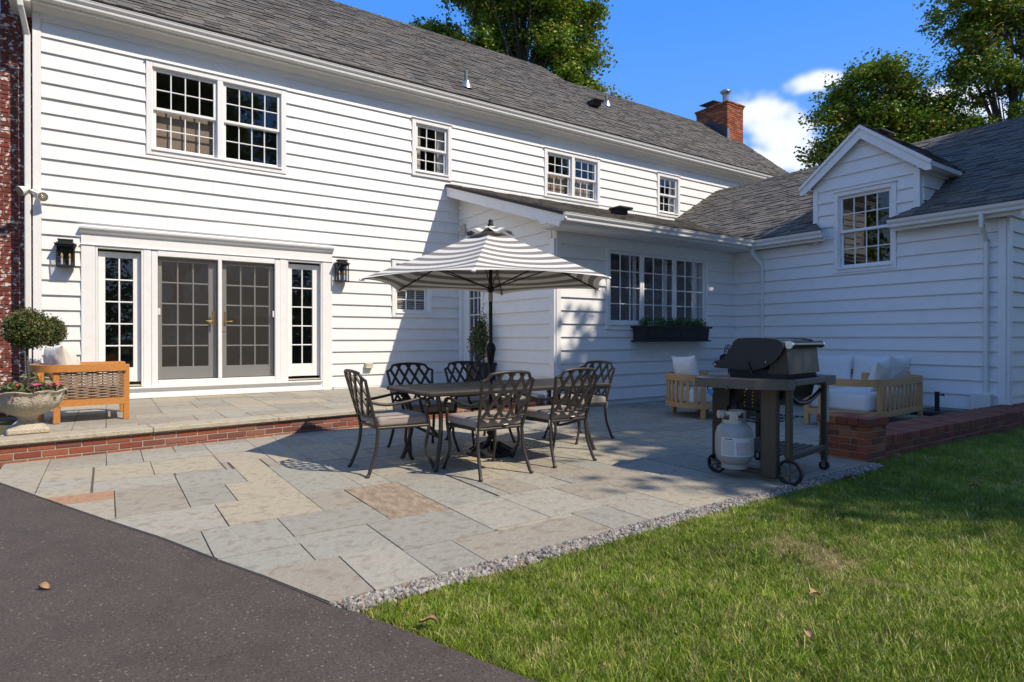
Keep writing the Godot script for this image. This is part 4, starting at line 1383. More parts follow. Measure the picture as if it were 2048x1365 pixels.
func gravel() -> void:
	var kinds := []
	for k in 3:
		var g := Geo.new()
		g.tinted = true
		var rows := []
		for i in 6:
			var row := []
			var a := PI * i / 5.0
			for j in 7:
				var b := -TAU * j / 7.0
				var r := 1.0 + rng.randf_range(-0.28, 0.22)
				if i == 0 or i == 5:
					r = 0.9
				row.append(Vector3(sin(a) * cos(b) * 1.2, -cos(a) * 0.7, sin(a) * sin(b)) * r)
			rows.append(row)
		for i in 5:
			for j in 7:
				var j2 := (j + 1) % 7
				g.quad(rows[i][j], rows[i][j2], rows[i + 1][j2], rows[i + 1][j])
		kinds.append(g.mesh())
	var greys := [Color(0.36, 0.34, 0.31), Color(0.25, 0.24, 0.225), Color(0.48, 0.45, 0.41), Color(0.16, 0.155, 0.15), Color(0.40, 0.34, 0.27), Color(0.40, 0.37, 0.33), Color(0.52, 0.49, 0.45)]
	var strip := thing("gravel_strip", "grey crushed gravel strip between flagstone patio and lawn", "gravel", Vector3(3.4, 0, 8.6))
	stuff(strip)
	for k in 3:
		var mm := MultiMesh.new()
		mm.transform_format = MultiMesh.TRANSFORM_3D
		mm.use_colors = true
		mm.mesh = kinds[k]
		mm.instance_count = 3000
		for i in mm.instance_count:
			var x := rng.randf_range(0.80, 6.0)
			var tt := rng.randf()
			var z := front_z(x) + 0.008 + tt * 0.12
			if x < drive_x(z) + 0.01:
				x = drive_x(z) + rng.randf() * 0.1
			var s := rng.randf_range(0.006, 0.0145)
			var b := Basis.from_euler(Vector3(rng.randf() * TAU, rng.randf() * TAU, rng.randf() * TAU)).scaled(Vector3.ONE * s)
			mm.set_instance_transform(i, Transform3D(b, Vector3(x, -0.022 + rng.randf() * 0.02 + 0.006 * sin(tt * PI), z)))
			mm.set_instance_color(i, (Color(0.36, 0.2, 0.12) if rng.randf() < 0.04 else greys[rng.randi() % 7]) * rng.randf_range(0.75, 1.1))
		var o := MultiMeshInstance3D.new()
		o.name = "pebbles"
		o.multimesh = mm
		o.material_override = M.pebble
		o.position = -strip.position
		strip.add_child(o, true)
		stuff(o)


func in_lawn(x: float, z: float) -> bool:
	if z > 13.0 or x > 26.0:
		return false
	if x < -0.9 and z < 4.9:
		return x < drive_x(z) - 0.02
	if z < 8.4:
		return false
	if x < drive_x(z) + 0.012:
		return false
	if x < 6.03:
		return z > front_z(x) + 0.118 + 0.02 * sin(x * 11.0) + 0.012 * sin(x * 37.0)
	if x < 12.6:
		return z > 8.385
	return z > 8.1


func grass() -> void:
	var kinds := []
	for k in 4:
		var g := Geo.new()
		g.tinted = true
		for i in 12:
			var a := rng.randf() * TAU
			var r := sqrt(rng.randf()) * 0.024
			var o := Vector3(cos(a) * r, 0, sin(a) * r)
			var h := rng.randf_range(0.018, 0.042)
			var lean := Vector3(rng.randf_range(-1, 1), 0, rng.randf_range(-1, 1)) * h * rng.randf_range(0.4, 1.5)
			var side := Vector3(cos(a * 3.0), 0, sin(a * 3.0)) * rng.randf_range(0.0008, 0.0016)
			var m1 := o + Vector3.UP * h * 0.6 + lean * 0.4
			var tip := o + Vector3.UP * h + lean
			g.tint = Color.WHITE * rng.randf_range(0.75, 1.15)
			g.quad(o - side, o + side, m1 + side * 0.8, m1 - side * 0.8)
			g.tri(m1 - side * 0.8, m1 + side * 0.8, tip)
		kinds.append(g.mesh())
	var f := FastNoiseLite.new()
	f.seed = 5
	f.frequency = 0.9
	f.fractal_octaves = 4
	var places := [[], [], [], []]
	var shades := [[], [], [], []]
	var zones := [[0.8, 8.4, 5.0, 11.6, 4600], [5.0, 8.1, 9.0, 12.2, 2200], [9.0, 8.1, 20.0, 12.5, 600], [-3.6, -1.2, -0.9, 4.9, 900]]
	for zn: Array in zones:
		for i in int((zn[2] - zn[0]) * (zn[3] - zn[1]) * zn[4]):
			var x := rng.randf_range(zn[0], zn[2])
			var z := rng.randf_range(zn[1], zn[3])
			if not in_lawn(x, z) or not seen_from_camera_wide(x, z):
				continue
			var q := f.get_noise_2d(x, z)
			var fine := f.get_noise_2d(x * 5.0 + 40.0, z * 5.0)
			# the bleached patch
			var dx := (x - 3.25) * 0.9 + (z - 9.52) * 0.35
			var dz := (z - 9.52) * 0.9 - (x - 3.25) * 0.3
			var dry := clampf(1.5 - sqrt(dx * dx * 12.0 + dz * dz * 3.0) * 2.0 + fine * 1.4, 0, 1)
			var straw := clampf(dry * 0.9 + maxf(0.0, fine * 0.6 + q * 0.4 - 0.12) + (0.7 if rng.randf() < 0.16 else 0.0), 0, 1)
			if dry > 0.6 and rng.randf() < 0.25:
				continue
			var col := Color(0.15, 0.265, 0.012).lerp(Color(0.34, 0.44, 0.035), rng.randf()).lerp(Color(0.66, 0.55, 0.26), straw)
			col *= rng.randf_range(0.55, 1.25) * (1.0 + q * 0.35)
			var s := rng.randf_range(0.6, 1.25) * (1.0 - 0.35 * dry) * (1.45 if rng.randf() < 0.06 else 1.0)
			var k := rng.randi() % 4
			places[k].append(Transform3D(Basis(Vector3.UP, rng.randf() * TAU).scaled(Vector3(s, s * rng.randf_range(0.8, 1.15), s)), Vector3(x, -0.035, z)))
			shades[k].append(col)
	var lawn := thing("lawn_grass", "mown green lawn grass with a straw coloured dry patch", "grass", Vector3(4, 0, 10))
	stuff(lawn)
	for k in 4:
		var mm := MultiMesh.new()
		mm.transform_format = MultiMesh.TRANSFORM_3D
		mm.use_colors = true
		mm.mesh = kinds[k]
		mm.instance_count = places[k].size()
		for i in places[k].size():
			mm.set_instance_transform(i, places[k][i])
			mm.set_instance_color(i, shades[k][i])
		var o := MultiMeshInstance3D.new()
		o.name = "tufts"
		o.multimesh = mm
		o.material_override = M.grass_blade
		o.position = -lawn.position
		lawn.add_child(o, true)
		stuff(o)


func seen_from_camera_wide(x: float, z: float) -> bool:
	var th := deg_to_rad(34.0)
	var w := x * sin(th) - (z - eye.z) * cos(th)
	var r := x * cos(th) + (z - eye.z) * sin(th)
	return w > 1.2 and absf(r / w) < 1.15


# ------------------------------------------------------------ furniture and garden things
func pillow_mesh(w: float, h: float, t: float, seed_: int) -> ArrayMesh:
	var f := FastNoiseLite.new()
	f.seed = seed_
	f.frequency = 2.2
	f.fractal_octaves = 3
	var g := Geo.new()
	var n := 22
	for sg: float in [1.0, -1.0]:
		var rows := []
		for j in n + 1:
			var v := -cos(PI * j / n)
			var row := []
			for i in n + 1:
				var u := -cos(PI * i / n)
				var x := u * (1.0 - 0.10 * (1.0 - v * v) * absf(u))
				var y := v * (1.0 - 0.10 * (1.0 - u * u) * absf(v))
				var fat := pow(maxf(0.0, (1.0 - pow(absf(u), 2.6)) * (1.0 - pow(absf(v), 2.6))), 0.62)
				var crease := f.get_noise_3d(u * 1.3, v * 1.3, sg * 3.0) * 0.16 + 0.05 * sin((u * u + v * v) * 9.0 + u * 6.0) * (u * u + v * v) * 0.6
				row.append(Vector3(x * w / 2, y * h / 2, sg * t / 2 * fat * (1.0 + crease)))
			rows.append(row)
		g.grid(rows, false, sg < 0)
	return g.mesh()


func arc(pts: Array, n := 6) -> Array:
	# a smooth line through the points
	var c := Curve3D.new()
	for i in pts.size():
		var a: Vector3 = pts[maxi(i - 1, 0)]
		var b: Vector3 = pts[mini(i + 1, pts.size() - 1)]
		var tg := (b - a) / 6.0
		c.add_point(pts[i], -tg, tg)
	var out := []
	for i in pts.size() - 1:
		for k in n:
			out.append(c.sample(i, float(k) / n))
	out.append(pts[pts.size() - 1])
	return out


# faces -z; origin on the floor under the seat
func make_chair(label: String) -> Node3D:
	var t := thing("dining_chair", label, "chair", Vector3.ZERO, 0.0, "lattice-back chairs round the patio table")
	var m: StandardMaterial3D = M.cast_metal
	for sg: float in [-1.0, 1.0]:
		part("rear_leg", Geo.new().tube(arc([Vector3(sg * 0.262, 0.012, 0.325), Vector3(sg * 0.255, 0.05, 0.305), Vector3(sg * 0.237, 0.22, 0.245), Vector3(sg * 0.232, 0.41, 0.225)]), 0.0155, 8).bev(Vector3(sg * 0.264, 0.012, 0.328), Vector3(0.034, 0.024, 0.036), 0.008), m, t)
		part("front_leg", Geo.new().tube(arc([Vector3(sg * 0.268, 0.012, -0.285), Vector3(sg * 0.262, 0.05, -0.27), Vector3(sg * 0.245, 0.2, -0.215), Vector3(sg * 0.262, 0.42, -0.235), Vector3(sg * 0.285, 0.53, -0.20), Vector3(sg * 0.292, 0.60, -0.225), Vector3(sg * 0.292, 0.632, -0.19)]), 0.0145, 8).bev(Vector3(sg * 0.269, 0.012, -0.288), Vector3(0.034, 0.024, 0.036), 0.008), m, t)
		part("arm", Geo.new().tube(arc([Vector3(sg * 0.25, 0.635, 0.285), Vector3(sg * 0.272, 0.612, 0.16), Vector3(sg * 0.292, 0.63, 0.0), Vector3(sg * 0.295, 0.652, -0.13), Vector3(sg * 0.292, 0.64, -0.205), Vector3(sg * 0.292, 0.605, -0.225), Vector3(sg * 0.292, 0.59, -0.195)]), 0.0135, 8), m, t)
	var sf := Geo.new()
	sf.tube([Vector3(-0.232, 0.41, 0.225), Vector3(0.232, 0.41, 0.225)], 0.014, 8).tube([Vector3(-0.262, 0.41, -0.225), Vector3(0.262, 0.41, -0.225)], 0.014, 8)
	for sg: float in [-1.0, 1.0]:
		sf.tube([Vector3(sg * 0.232, 0.41, 0.225), Vector3(sg * 0.262, 0.41, -0.225)], 0.014, 8)
	for k in 5:
		sf.box(Vector3(0, 0.412, -0.16 + k * 0.08), Vector3(0.48, 0.008, 0.022))
	part("seat_frame", sf, m, t)
	# back: an outline with stepped shoulders, filled with crossing slats
	var back := node("backrest", t)
	var at := func(x: float, y: float) -> Vector3:
		# leans and curves like a shallow dish
		return Vector3(x, y, 0.225 + (y - 0.41) * 0.30 + 0.035 * (1.0 - x * x / 0.07))
	var half := [[0.232, 0.41], [0.236, 0.48], [0.242, 0.58], [0.252, 0.70], [0.262, 0.78], [0.270, 0.828], [0.252, 0.831], [0.232, 0.838], [0.214, 0.852], [0.202, 0.872], [0.196, 0.884], [0.15, 0.893], [0.09, 0.899], [0.0, 0.902]]
	var line := []
	for q: Array in half:
		line.append(at.call(-q[0], q[1]))
	for i in range(half.size() - 2, -1, -1):
		line.append(at.call(half[i][0], half[i][1]))
	part("frame", Geo.new().tube(line, 0.0145, 8), m, back)
	var bot := []
	for i in 9:
		var x := -0.238 + i * 0.0595
		bot.append(at.call(x, 0.515 - 0.012 * (1.0 - x * x / 0.057)))
	part("lower_rail", Geo.new().tube(bot, 0.0115, 8), m, back)
	var poly := PackedVector2Array()
	for q: Array in half:
		if q[1] > 0.5:
			poly.append(Vector2(-q[0], q[1]))
	for i in range(half.size() - 2, 0, -1):
		if half[i][1] > 0.5:
			poly.append(Vector2(half[i][0], half[i][1]))
	poly.append(Vector2(0.238, 0.512))
	poly.append(Vector2(-0.238, 0.512))
	for dir: float in [-1.0, 1.0]:
		for k in range(-3, 4):
			var o := Vector2(k * 0.118 + dir * 0.02, 0.7)
			var d := Vector2(dir * 0.62, 1.0).normalized()
			var seg := Geometry2D.intersect_polyline_with_polygon(PackedVector2Array([o - d, o + d]), poly)
			for s: PackedVector2Array in seg:
				var a := s[0]
				var b := s[s.size() - 1]
				if a.distance_to(b) < 0.06:
					continue
				var g := Geo.new()
				var rows := []
				var off := 0.004 * dir
				var nrm := Vector2(-d.y, d.x) * 0.0125
				for i in 7:
					var q := a.lerp(b, i / 6.0)
					var l: Vector3 = at.call(q.x - nrm.x, q.y - nrm.y) + Vector3(0, 0, off)
					var r: Vector3 = at.call(q.x + nrm.x, q.y + nrm.y) + Vector3(0, 0, off)
					var th := Vector3(0, -0.002, 0.007)
					rows.append([l - th, r - th, r + th, l + th])
				for i in 6:
					for j in 4:
						var j2 := (j + 1) % 4
						g._out(rows[i][j], rows[i][j2], rows[i + 1][j2], rows[i + 1][j], (rows[i][0] + rows[i + 1][2]) * 0.5)
				part("slat", g, m, back)
	var cu := part("cushion", Geo.new().soft(Vector3(0, 0.462, -0.005), Vector3(0.51, 0.088, 0.48), 0.035), M.taupe_cloth, t)
	var pipe := []
	for i in 33:
		var a := TAU * i / 32.0
		var c := Vector2(signf(cos(a)) * pow(absf(cos(a)), 0.35) * 0.253, signf(sin(a)) * pow(absf(sin(a)), 0.35) * 0.238)
		pipe.append(Vector3(c.x, 0.488, c.y - 0.005))
	part("piping", Geo.new().tube(pipe, 0.0042, 5, false), M.taupe_cloth, cu)
	part("care_tag", Geo.new().box(Vector3(0.04, 0.445, 0.246), Vector3(0.045, 0.002, 0.03), Basis(Vector3.RIGHT, 0.5)), M.cloth_tag, cu)
	part("tie", Geo.new().tube(arc([Vector3(-0.235, 0.44, 0.2), Vector3(-0.25, 0.43, 0.235), Vector3(-0.255, 0.39, 0.24), Vector3(-0.25, 0.37, 0.225)]), 0.006, 5), M.taupe_cloth, cu)
	return t


func dining() -> void:
	var spots := [
		[Vector3(2.17, 0, 6.15), -PI / 2 - 0.04, "lattice-back chair at the table's left end, back to the terrace"],
		[Vector3(2.82, 0, 6.70), 0.03, "lattice-back chair at the near side of table, left of the two, sunlit seat"],
		[Vector3(3.63, 0, 6.62), 0.08, "lattice-back chair at the near side of table, right of the two, in shade"],
		[Vector3(2.80, 0, 5.46), PI - 0.02, "lattice-back chair at the far side of table, left of the two"],
		[Vector3(3.56, 0, 5.38), PI + 0.03, "lattice-back chair at the far side of table, beside the umbrella pole"],
		[Vector3(4.62, 0, 5.83), PI / 2 + 0.10, "lattice-back chair at the table's right end, back to the window wall"]]
	var first := make_chair(spots[0][2])
	first.position = spots[0][0]
	first.rotation.y = spots[0][1]
	for i in range(1, 6):
		copy(first, spots[i][0], spots[i][1], spots[i][2])
	# table
	var t := thing("patio_table", "dark cast metal rectangular patio dining table under the striped umbrella", "table", Vector3(3.36, 0, 6.13))
	var m: StandardMaterial3D = M.cast_metal
	var hx := 1.06
	var hz := 0.48
	var y := 0.715
	var rim := Geo.new()
	for sg: float in [-1.0, 1.0]:
		rim.bev(Vector3(0, y - 0.02, sg * (hz - 0.03)), Vector3(hx * 2, 0.042, 0.06), 0.012)
		rim.bev(Vector3(sg * (hx - 0.03), y - 0.02, 0), Vector3(0.06, 0.04, hz * 2 - 0.12), 0.012)
	part("table_rim", rim, m, t)
	var lat := Geo.new()
	var inner := rect(-hx + 0.058, -hz + 0.058, hx - 0.058, hz - 0.058)
	for dir: float in [-1.0, 1.0]:
		for k in range(-26, 27):
			var o := Vector2(k * 0.058, 0)
			var d := Vector2(dir, 1).normalized()
			for s: PackedVector2Array in Geometry2D.intersect_polyline_with_polygon(PackedVector2Array([o - d * 2, o + d * 2]), inner):
				var a := s[0]
				var b := s[s.size() - 1]
				var mid := (a + b) / 2
				lat.box(Vector3(mid.x, y - 0.008 + dir * 0.0015, mid.y), Vector3((b - a).length(), 0.010, 0.024), Basis(Vector3.UP, -atan2(b.y - a.y, b.x - a.x)))
	part("lattice_top", lat, m, t)
	part("pole_ring", Geo.new().lathe([Vector2(0.03, y - 0.03), Vector2(0.06, y - 0.03), Vector2(0.065, y - 0.005), Vector2(0.05, y + 0.004), Vector2(0.03, y + 0.004)], 20), m, t)
	for sx: float in [-1.0, 1.0]:
		for sz: float in [-1.0, 1.0]:
			part("leg", Geo.new().tube(arc([Vector3(sx * 0.93, 0.012, sz * 0.36), Vector3(sx * 0.91, 0.08, sz * 0.345), Vector3(sx * 0.86, 0.3, sz * 0.31), Vector3(sx * 0.87, 0.52, sz * 0.33), Vector3(sx * 0.93, 0.68, sz * 0.39)]), 0.021, 8).bev(Vector3(sx * 0.935, 0.012, sz * 0.362), Vector3(0.045, 0.024, 0.045), 0.01), m, t)
		part("leg_brace", Geo.new().tube(arc([Vector3(sx * 0.87, 0.34, -0.31), Vector3(sx * 0.72, 0.24, 0.0), Vector3(sx * 0.87, 0.34, 0.31)]), 0.014, 8).tube(arc([Vector3(sx * 0.93, 0.66, 0.0), Vector3(sx * 0.85, 0.4, 0.0), Vector3(sx * 0.72, 0.25, 0.0)]), 0.014, 8), m, t)
	# umbrella foot
	var b := thing("umbrella_base", "round black iron umbrella base under the dining table", "umbrella base", Vector3(3.28, 0, 6.05))
	part("disc", Geo.new().lathe([Vector2(0.0, 0.004), Vector2(0.24, 0.004), Vector2(0.25, 0.012), Vector2(0.245, 0.03), Vector2(0.22, 0.045), Vector2(0.14, 0.075), Vector2(0.07, 0.12), Vector2(0.045, 0.15), Vector2(0.04, 0.17)], 40), M.black_iron, b)
	var sc := Geo.new()
	for k in 12:
		var a := TAU * k / 12
		sc.tube(arc([Vector3(cos(a) * 0.225, 0.047, sin(a) * 0.225), Vector3(cos(a + 0.16) * 0.16, 0.078, sin(a + 0.16) * 0.16), Vector3(cos(a) * 0.09, 0.118, sin(a) * 0.09)], 3), 0.008, 5)
	part("scrollwork", sc, M.black_iron, b)
	part("stem", Geo.new().tube([Vector3(0, 0.15, 0), Vector3(0, 0.42, 0)], 0.032, 14).lathe([Vector2(0.033, 0.2), Vector2(0.045, 0.21), Vector2(0.045, 0.235), Vector2(0.033, 0.245)], 16), M.black_iron, b)
	umbrella(Vector3(3.27, 0, 6.06))


func umbrella(o: Vector3) -> void:
	var t := thing("patio_umbrella", "six sided grey and white striped patio umbrella over the dining table", "umbrella", o)
	part("pole", Geo.new().tube([Vector3(0, 0.425, 0), Vector3(0, 2.32, 0)], 0.019, 14), M.pole_black, t)
	part("pole_joint", Geo.new().lathe([Vector2(0.0215, 1.56), Vector2(0.0225, 1.57), Vector2(0.0225, 1.64), Vector2(0.0215, 1.65)], 14), M.pale_plastic, t)
	part("crank_housing", Geo.new().lathe([Vector2(0.022, 0.92), Vector2(0.03, 0.94), Vector2(0.045, 1.03), Vector2(0.055, 1.08), Vector2(0.045, 1.12), Vector2(0.022, 1.14)], 18), M.pole_black, t)
	part("finial", Geo.new().lathe([Vector2(0.03, 2.32), Vector2(0.032, 2.35), Vector2(0.022, 2.36), Vector2(0.026, 2.385), Vector2(0.018, 2.40), Vector2(0.0, 2.405)], 16), M.pole_black, t)
	var R := 1.33
	var yt := 1.735
	var top := 2.26
	var a0 := deg_to_rad(8.0)
	var white := Color(0.70, 0.68, 0.63)
	var grey := Color(0.215, 0.207, 0.19)
	var bands := 17
	for k in 6:
		var d0 := Vector3(cos(a0 + k * PI / 3), 0, sin(a0 + k * PI / 3))
		var d1 := Vector3(cos(a0 + (k + 1) * PI / 3), 0, sin(a0 + (k + 1) * PI / 3))
		var g := Geo.new()
		g.tinted = true
		var at := func(s: float, u: float) -> Vector3:
			# s: 0 at the top, 1 at the hem; u: across the panel
			var p: Vector3 = d0.lerp(d1, u) * R * lerpf(0.10, 1.0, s)
			var sag := 4.0 * u * (1.0 - u)
			var yy := lerpf(top, yt, pow(s, 0.92)) - sag * 0.03 * sin(s * PI * 0.75) + sag * 0.05 * maxf(0.0, s - 0.8) * 5.0
			return Vector3(p.x, yy, p.z) - d0.lerp(d1, u) * sag * 0.045 * s
		for i in bands:
			g.tint = white if i % 2 == 0 else grey
			for h in 2:
				var s0 := (i + h * 0.5) / bands
				var s1 := (i + h * 0.5 + 0.5) / bands
				for j in 8:
					var u0 := j / 8.0
					var u1 := (j + 1) / 8.0
					g.quad(at.call(s0, u1), at.call(s1, u1), at.call(s1, u0), at.call(s0, u0))
		part("canopy_panel", g, M.canopy_cloth, t)
		part("rib", Geo.new().tube([Vector3(0, top - 0.03, 0), d0 * R * 0.995 + Vector3(0, yt - 0.012, 0)], 0.008, 6), M.pole_black, t)
		part("strut", Geo.new().tube([Vector3(0, 1.70, 0) + d0 * 0.03, d0 * R * 0.55 + Vector3(0, lerpf(top, yt, 0.55) - 0.035, 0)], 0.007, 6), M.pole_black, t)
		part("corner_pocket", Geo.new().bev(d0 * (R - 0.02) + Vector3(0, yt - 0.006, 0), Vector3(0.05, 0.02, 0.035), 0.006, Basis(Vector3.UP, -(a0 + k * PI / 3))), M.canopy_cloth, t)
		# vent flap on top
		var v := Geo.new()
		v.tinted = true
		for i in 4:
			v.tint = grey if i % 2 == 1 else white
			for j in 6:
				var q := func(s: float, u: float) -> Vector3:
					var p: Vector3 = d0.lerp(d1, u) * lerpf(0.02, 0.265, s)
					return Vector3(p.x, 2.335 - 0.085 * s + 0.028 * sin(u * TAU + k) * s, p.z)
				v.quad(q.call(i / 4.0, (j + 1) / 6.0), q.call((i + 1) / 4.0, (j + 1) / 6.0), q.call((i + 1) / 4.0, j / 6.0), q.call(i / 4.0, j / 6.0))
		part("vent_flap", v, M.canopy_cloth, t)
	part("runner", Geo.new().lathe([Vector2(0.021, 1.66), Vector2(0.035, 1.665), Vector2(0.035, 1.715), Vector2(0.021, 1.72)], 14), M.pole_black, t)


func board(a: Vector3, b: Vector3, w: float, d: float, up := Vector3.UP) -> Geo:
	# a straight squared board from a to b
	var dir := (b - a).normalized()
	var s := dir.cross(up).normalized()
	return Geo.new().bev((a + b) / 2, Vector3((b - a).length(), w, d), 0.006, Basis(dir, s.cross(dir), s))


func wicker_armchair() -> void:
	# its back is to the left, it opens to the right
	var t := thing("wicker_armchair", "orange teak armchair with woven brown side panel on the terrace", "armchair", Vector3(-0.16, 0.225, 2.36))
	var w: StandardMaterial3D = M.teak
	var top := 0.655
	var posts := [[-0.30, 0.50, 0.0], [0.36, 0.44, 0.02], [-0.34, -0.36, 0.0], [0.34, -0.50, 0.02], [-0.47, 0.12, 0.0]]
	for p: Array in posts:
		part("leg", Geo.new().bev(Vector3(p[0], top / 2 + 0.0, p[1]), Vector3(0.065, top, 0.062), 0.008), w, t)
	# top rail: arms run straight, the back corner sweeps round
	var rail := func(pts: Array, yy: float, hh: float) -> Geo:
		var g := Geo.new()
		var rows := []
		for i in pts.size():
			var p: Vector3 = pts[i]
			var d: Vector3 = (pts[mini(i + 1, pts.size() - 1)] - pts[maxi(i - 1, 0)]).normalized()
			var s := Vector3(d.z, 0, -d.x) * 0.028
			rows.append([p - s + Vector3(0, yy, 0), p + s + Vector3(0, yy, 0), p + s + Vector3(0, yy + hh, 0), p - s + Vector3(0, yy + hh, 0)])
		for i in rows.size() - 1:
			for j in 4:
				var j2 := (j + 1) % 4
				g._out(rows[i][j], rows[i][j2], rows[i + 1][j2], rows[i + 1][j], (rows[i][0] + rows[i + 1][2]) * 0.5)
		for e: int in [0, rows.size() - 1]:
			g._out(rows[e][0], rows[e][1], rows[e][2], rows[e][3], (rows[1][0] + rows[rows.size() - 2][2]) * 0.5)
		return g
	part("top_rail", rail.call(arc([Vector3(0.36, 0, 0.47), Vector3(-0.20, 0, 0.53), Vector3(-0.40, 0, 0.48), Vector3(-0.52, 0, 0.28), Vector3(-0.54, 0, 0.0), Vector3(-0.46, 0, -0.26), Vector3(-0.28, 0, -0.42), Vector3(0.34, 0, -0.52)]), top - 0.075, 0.08), w, t)
	part("seat_rail", rail.call(arc([Vector3(0.34, 0, 0.45), Vector3(-0.28, 0, 0.51)]), 0.19, 0.075), w, t)
	part("seat_rail", rail.call(arc([Vector3(0.33, 0, -0.50), Vector3(-0.33, 0, -0.38)]), 0.19, 0.075), w, t)
	part("seat_rail", Geo.new().bev(Vector3(0.34, 0.23, -0.03), Vector3(0.045, 0.075, 0.9), 0.006), w, t)
	part("seat_rail", Geo.new().bev(Vector3(-0.36, 0.23, 0.06), Vector3(0.045, 0.075, 0.85), 0.006), w, t)
	# woven side: uprights with strands passing in front and behind
	var a := Vector3(0.325, 0, 0.465)
	var b := Vector3(-0.265, 0, 0.525)
	var weave := node("woven_panel", t)
	for k in 7:
		var p := a.lerp(b, (k + 0.0) / 6.0)
		part("upright", Geo.new().tube([p + Vector3(0, 0.265, -0.004), p + Vector3(0, 0.58, -0.004)], 0.008, 6), M.wicker, weave)
	for j in 19:
		var pts := []
		for i in 25:
			var u := i / 24.0
			var p := a.lerp(b, u)
			var ph := cos(u * 6.0 * PI) * (1.0 if j % 2 == 0 else -1.0)
			pts.append(p + Vector3(0, 0.278 + j * 0.0163 + 0.004 * ph, 0.010 * ph))
		part("strand", Geo.new().tube(pts, 0.0086, 6, false), M.wicker, weave)
	part("seat_cushion", Geo.new().soft(Vector3(-0.05, 0.33, -0.02), Vector3(0.72, 0.14, 0.82), 0.05), M.cream_cloth, t)
	part("back_panel", Geo.new().bev(Vector3(-0.47, 0.40, 0.02), Vector3(0.03, 0.3, 0.6), 0.01), w, t)
	var pl := part("throw_pillow", pillow_mesh(0.56, 0.50, 0.22, 4), M.cream_cloth, self, Transform3D(Basis.from_euler(Vector3(-0.22, PI / 2 + 0.35, 0.0)), Vector3(-0.46, 0.225 + 0.635, 2.40)))
	tag(pl, "plump cream pillow propped in the wicker armchair", "pillow")
	var p2 := part("throw_pillow", pillow_mesh(0.56, 0.50, 0.20, 9), M.cream_cloth, self, Transform3D(Basis.from_euler(Vector3(-0.25, PI / 2 - 0.2, 0.0)), Vector3(-0.38, 0.225 + 0.60, 2.05)))
	tag(p2, "cream pillow behind the front pillow of the wicker armchair", "pillow")


func slat_rail(t: Node, called: String, pts: Array, y: float, h: float, d: float, m: Material) -> void:
	var g := Geo.new()
	var rows := []
	for i in pts.size():
		var p: Vector3 = pts[i]
		var dd: Vector3 = (pts[mini(i + 1, pts.size() - 1)] - pts[maxi(i - 1, 0)]).normalized()
		var s := Vector3(dd.z, 0, -dd.x) * d / 2
		rows.append([p - s + Vector3(0, y, 0), p + s + Vector3(0, y, 0), p + s + Vector3(0, y + h, 0), p - s + Vector3(0, y + h, 0)])
	for i in rows.size() - 1:
		for j in 4:
			var j2 := (j + 1) % 4
			g._out(rows[i][j], rows[i][j2], rows[i + 1][j2], rows[i + 1][j], (rows[i][0] + rows[i + 1][2]) * 0.5)
	for e: int in [0, rows.size() - 1]:
		g._out(rows[e][0], rows[e][1], rows[e][2], rows[e][3], (rows[1 if e == 0 else e - 1][0] + rows[1 if e == 0 else e - 1][2]) * 0.5)
	part(called, g, m, t)


func along(pts: Array, u: float) -> Array:
	# point and direction at a share of the line's length
	var total := 0.0
	for i in pts.size() - 1:
		total += pts[i].distance_to(pts[i + 1])
	var left := u * total
	for i in pts.size() - 1:
		var l: float = pts[i].distance_to(pts[i + 1])
		if left <= l or i == pts.size() - 2:
			return [pts[i].lerp(pts[i + 1], left / l), (pts[i + 1] - pts[i]).normalized()]
		left -= l
	return []


# a seat whose slatted rail wraps round the back and both ends; opens towards -z
func slatted_seat(called: String, label: String, cat: String, at: Vector3, turn: float, w: float, d: float, slats: int, u0: float, u1: float) -> Node3D:
	var t := thing(called, label, cat, at, turn)
	var m: StandardMaterial3D = M.grey_teak
	var r := 0.32
	var line := arc([Vector3(-w / 2, 0, -d / 2), Vector3(-w / 2, 0, d / 2 - r), Vector3(-w / 2 + r * 0.3, 0, d / 2 - r * 0.3), Vector3(-w / 2 + r, 0, d / 2), Vector3(w / 2 - r, 0, d / 2), Vector3(w / 2 - r * 0.3, 0, d / 2 - r * 0.3), Vector3(w / 2, 0, d / 2 - r), Vector3(w / 2, 0, -d / 2)], 6)
	slat_rail(t, "top_rail", line, 0.555, 0.095, 0.045, m)
	slat_rail(t, "bottom_rail", line, 0.155, 0.075, 0.045, m)
	for i in slats:
		var q: Array = along(line, lerpf(u0, u1, (i + 0.5) / slats))
		part("slat", Geo.new().bev(q[0] + Vector3(0, 0.392, 0), Vector3(0.055, 0.326, 0.02), 0.004, Basis(q[1], Vector3.UP, q[1].cross(Vector3.UP))), m, t)
	for u: float in [0.01, 0.07, u0 - 0.02, u1 + 0.02, 0.93, 0.99]:
		var q: Array = along(line, u)
		part("leg", Geo.new().bev(q[0] + Vector3(0, 0.28, 0), Vector3(0.07, 0.56, 0.052), 0.006, Basis(q[1], Vector3.UP, q[1].cross(Vector3.UP))), m, t)
	part("seat_rail", Geo.new().bev(Vector3(0, 0.19, -d / 2 + 0.02), Vector3(w - 0.09, 0.075, 0.04), 0.006), m, t)
	part("seat_cushion", Geo.new().soft(Vector3(0, 0.335, -0.03), Vector3(w - 0.11, 0.25, d - 0.09), 0.07), M.white_cloth, t)
	return t


